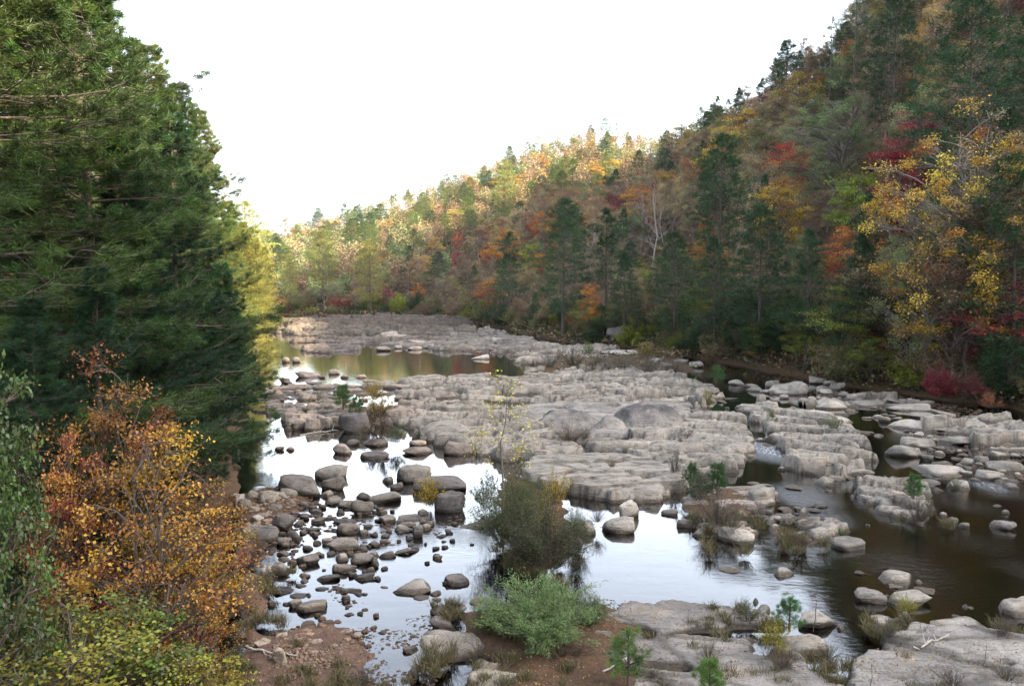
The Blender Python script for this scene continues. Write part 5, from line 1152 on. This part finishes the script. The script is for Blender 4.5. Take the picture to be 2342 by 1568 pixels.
shrub(2075, 1395, 70, 50, SH_LOOSE, (.3, .28, .05), 'yellow-green weed draped over the flat boulder', z=.3); shrub(2290, 1455, 80, 65, SH_DRY, (.09, .07, .05), 'dark brush under the right edge rock tongue', z=.3); shrub(2180, 1562, 140, 45, SH_DRY, (.09, .065, .06), 'low purple-brown brush on the bottom right sheet', z=.5); shrub(2300, 1550, 120, 45, SH_DRY, (.11, .10, .06), 'low olive brush in the bottom right corner', z=.5)
shrub(1990, 1570, 60, 70, TWIG, (.15, .1, .06), 'dead forked twigs at the bottom edge, right', 'dry plant', 'dry_twigs', z=.4); shrub(2250, 1520, 50, 60, TWIG, (.12, .06, .06), 'thin dark twigs on the bottom right sheet', 'dry plant', 'dry_twigs', z=.5); shrub(1680, 1425, 60, 55, TWIG, (.14, .16, .07), 'thin weed at the sky pool edge', 'dry plant', 'dry_twigs', z=.2)
shrub(1620, 1500, 90, 50, SH_DRY, (.14, .12, .05), 'straggly fern-like weed on the bedrock', z=.3); shrub(1710, 1415, 80, 60, SH_LOOSE, (.10, .11, .06), 'weedy fringe at the sky pool shore', z=.2); shrub(1575, 1420, 40, 40, TWIG, (.12, .11, .06), 'pale wiry weed above the bedrock puddle', 'dry plant', 'dry_twigs', z=.3); shrub(1490, 1545, 55, 32, SH_DRY, (.07, .07, .05), 'dark little brush right of the pine sapling', z=.3)
shrub(1000, 1520, 70, 60, SH_DRY, (.09, .11, .06), 'grass clump leaning on the long tan slab', z=.1); shrub(1045, 1390, 50, 40, SH_DRY, (.12, .12, .05), 'grass clump at the near pool edge', z=.15); shrub(830, 1560, 110, 50, SH_DRY, (.07, .075, .045), 'dark mossy clump at the bottom edge', z=.15); shrub(1150, 1566, 90, 45, SH_DRY, (.13, .15, .06), 'grassy tuft on the slab at bottom centre', z=.4)
shrub(590, 1270, 80, 70, SH_DRY, (.10, .075, .045), 'brown twiggy brush over the left bank rocks', z=.3); shrub(1100, 1500, 120, 50, SH_DRY, (.08, .07, .05), 'dark weeds at the foot of the willow bush', z=.2); shrub(1290, 1490, 160, 45, SH_DRY, (.11, .075, .05), 'brown weeds between the willow bush and bare soil', z=.25)
shrub(1565, 990, 30, 20, SH_DRY, GRN, 'tiny tuft at the foot of the largest dome', z=.5)
# bushes along the far and right bank foot
def bank_bushes():
    r = random.Random(4)
    for k in range(210):
        az = -20 + 55 * (k + r.random()) / 210; d0 = float(np.interp(az, _fa, D0S)); rad = d0 + r.uniform(-1, 11)
        x, y = rad * math.sin(R(az)), rad * math.cos(R(az)); z = G(x, y)
        if z < .12: continue
        H = r.uniform(1.6, 4.2); key = r.choices(['olive', 'dark green', 'yellow-green', 'brown', 'rusty', 'tan', 'red'], [.25, .3, .12, .13, .08, .08, .04])[0]
        c = {'olive': C_['olive'], 'dark green': (.045, .08, .03), 'yellow-green': C_['ygreen'], 'brown': C_['brown'], 'rusty': C_['rust'], 'tan': C_['tan'], 'red': (.3, .05, .04)}[key]
        f = r.uniform(.7, 1.1); px, py = proj(x, y, z + 1)
        plant('bank_bush', r.choice(BUSHP), x, y, H, tuple(v * f for v in c), None, 'bush', 'bushes along the bank foot', 'shrub', key + ' bush ' + tzone(px, py), z=z, woodname='stems', leafname='leaves', zsink=.1)
bank_bushes()

def grass():
    r = np.random.default_rng(9)
    spots = [(1500, 1540, 60, .2, 60), (1110, 1520, 60, .25, 160), (1250, 1520, 80, .2, 160), (1890, 1520, 50, .3, 160), (1800, 1560, 70, .25, 160), (1640, 1545, 60, .25, 90), (2060, 1440, 40, .3, 90), (2290, 1440, 40, .3, 120), (720, 1545, 80, .25, 220), (820, 1560, 50, .2, 120), (600, 1420, 40, .25, 140), (1040, 1385, 30, .3, 120), (990, 1500, 30, .4, 120),
             (1650, 1200, 60, .5, 260), (1840, 1235, 40, .4, 160), (2110, 1180, 40, .4, 120), (1250, 1300, 60, .4, 160), (1150, 1270, 50, .4, 160), (1310, 1000, 60, .4, 200), (1905, 990, 30, .4, 80), (840, 960, 60, .5, 220), (700, 925, 70, .3, 200), (1240, 855, 40, .5, 120), (1400, 850, 140, .6, 300), (1560, 920, 50, .4, 60), (2240, 1460, 60, .25, 80), (1590, 1430, 60, .2, 80), (1700, 1410, 60, .3, 140), (2200, 1545, 90, .22, 240), (600, 1330, 40, .3, 120), (1980, 1450, 30, .25, 60), (1450, 1440, 50, .15, 40)]
    C = []; Z = []
    for px, py, w, h, n in spots:
        cx, cy = D(px, py, .25); s = w / 1786. * cy
        # clumped
        nc = max(3, n // 14); cc = np.stack([cx + r.normal(0, s * .8, nc), cy + r.normal(0, s * 1.1, nc)], -1)
        p = cc[r.integers(0, nc, n * 6)] + r.normal(0, .06 + s * .04, (n * 6, 2)); C.append(np.column_stack([p, np.full(len(p), h)]))
    C = np.vstack(C); z = ground_at(C[:, 0], C[:, 1])
    z = np.maximum(z, .12); n = len(C)
    b = np.column_stack([C[:, :2], z]); L = C[:, 2:3] * r.uniform(.5, 1.3, (n, 1)); d = nrm(np.column_stack([r.normal(0, .45, (n, 2)), np.ones(n)]))
    w = nrm(np.column_stack([r.normal(size=(n, 2)), np.zeros(n)])) * .008; m = b + d * L * .6; t = b + d * L + np.column_stack([d[:, :2] * L * .4, -.1 * L])
    V = np.stack([b - w, b + w, m + w * .7, t, m - w * .7], 1)
    V = V[:, [0, 1, 2, 3, 4]]; V4 = np.stack([V[:, 0], V[:, 1], V[:, 2], V[:, 4]], 1); V3 = np.stack([V[:, 4], V[:, 2], V[:, 3], V[:, 3]], 1)
    VV = V4.reshape(-1, 3); F = np.arange(len(VV)).reshape(-1, 4)
    V2 = np.stack([V[:, 4], V[:, 2], V[:, 3] + w * .1, V[:, 3] - w * .1], 1).reshape(-1, 3)
    VV = np.vstack([VV, V2]); F = np.vstack([F, F + len(V4) * 4]); pal = np.array([(.19, .15, .075), (.12, .13, .05), (.16, .12, .07), (.09, .08, .045)])
    c = np.repeat(pal[r.integers(0, 4, n)], 4, 0); c = np.vstack([c, c])
    me = mesh('dry_grass', VV, F, M_FAR, tint=np.full(len(VV), .5), col=c)
    tag(link('dry_grass', me), 'dry grass tufts in rock joints and on the muddy shores', 'grass', kind='stuff')
grass()

def litter():
    r = np.random.default_rng(19); A = [([(540, 1300), (700, 1400), (900, 1480), (900, 1600), (500, 1600)], 900), ([(1060, 1400), (1240, 1400), (1440, 1385), (1500, 1600), (1060, 1600)], 1300), ([(1380, 1430), (1700, 1410), (1900, 1560), (1400, 1600)], 500), ([(1880, 1500), (2342, 1480), (2342, 1590), (1900, 1590)], 420), ([(1050, 1500), (1280, 1500), (1280, 1590), (1050, 1590)], 160)]
    pts = []
    for pl, n in A:
        Q = np.array([D(*p) for p in pl]); p = r.uniform(Q.min(0), Q.max(0), (n * 3, 2)); p = p[sdf(p[:, 0], p[:, 1], [tuple(q) for q in Q]) > 0][:n]; pts.append(p)
    p = np.vstack(pts); z = np.maximum(ground_at(p[:, 0], p[:, 1]), 0)
    dg = bpy.context.evaluated_depsgraph_get(); zz = []
    for (x, y) in p:
        hit, loc, *_ = S.ray_cast(dg, Vector((x, y, 1.1)), Vector((0, 0, -1)), distance=1.6); zz.append(loc[2] if hit else -9)
    zz = np.array(zz); k = (zz > .0) & (zz < .9); p, zz = p[k], zz[k]
    V, F, T = leaves(np.column_stack([p, zz + .02]), r, .055, .7, r.uniform(.1, .9, len(p)), flat=2.5)
    pal = np.array([(.26, .17, .07), (.20, .11, .05), (.34, .24, .06), (.12, .07, .04)])
    me = mesh('leaf_litter', V, F, M_FAR, tint=T, col=np.repeat(pal[r.integers(0, 4, len(p))], 4, 0))
    tag(link('leaf_litter', me), 'fallen leaves strewn over soil and bedrock in the foreground', 'leaf litter', kind='stuff')
litter()
for i, (px, py, L, a, lab) in enumerate([(620, 1470, 1.6, -.5, 'pale bleached driftwood stick lying on the left muddy bank'), (1420, 1502, 1.1, .6, 'thin dead branch on the bare soil beside the pine sapling'), (1480, 845, 3.2, -.35, 'long pale fallen trunk among the shrubs behind the domes'), (1290, 895, 2.6, .1, 'grey driftwood pole stranded on the layered ledge'), (730, 975, 2.2, .4, 'driftwood log wedged at the left outlet ledge'), (2130, 1462, 1.2, .3, 'dead stick lying across the bottom right bedrock')]):
    x, y = D(px, py, .4); r = np.random.default_rng(i + 50); s = np.linspace(-.5, .5, 7)
    P = np.stack([s * L * math.cos(a), s * L * math.sin(a), r.normal(0, .03, 7) + .05 * s], -1); P[:, 1] += np.sin(s * 4) * .06 * L
    ln = [(P, .03 * L * (1 - .6 * (s + .5)) * .5 + .008)]
    for j in range(4):
        b = P[r.integers(2, 6)]; d = nrm(np.array([math.cos(a), math.sin(a), 0]) + r.normal(0, .6, 3) + [0, 0, .3]); ln.append((np.array([b, b + d * L * .12, b + d * L * .22 + [0, 0, .03]]), np.array([.012, .008, .003]) * L))
    V, F = tubes(ln, 6); S.view_layers[0].update(); h_, lc, *_ = S.ray_cast(bpy.context.evaluated_depsgraph_get(), Vector((x, y, 1.6)), Vector((0, 0, -1)), distance=2.5)
    z = lc[2] + .05 if h_ and lc[2] < 1.3 else max(G(x, y), 0) + .1
    tag(link('driftwood', mesh('driftwood', V, F, M_BARK, smooth=True), loc=(x, y, z), color=(.42, .38, .33)), lab, 'driftwood')

hb = bmesh.new(); bmesh.ops.create_cube(hb, size=1)
for v in hb.verts: v.co = Vector((v.co.x * 2400, v.co.y * 2400 , -12 + (v.co.z + .5) * 252))
hm = bpy.data.meshes.new('haze'); hb.to_mesh(hm); hb.free()
m_h, nt_h, out_h = mat('valley haze'); pv = N(nt_h, 'ShaderNodeVolumePrincipled'); pv.inputs['Color'].default_value = (.95, .93, .9, 1); pv.inputs['Density'].default_value = .00006; pv.inputs['Anisotropy'].default_value = .2
nt_h.links.new(pv.outputs[0], out_h.inputs['Volume']); hm.materials.append(m_h)
tag(link('haze', hm), 'thin pale autumn haze filling the valley', 'haze', kind='stuff')
resolve_labels()
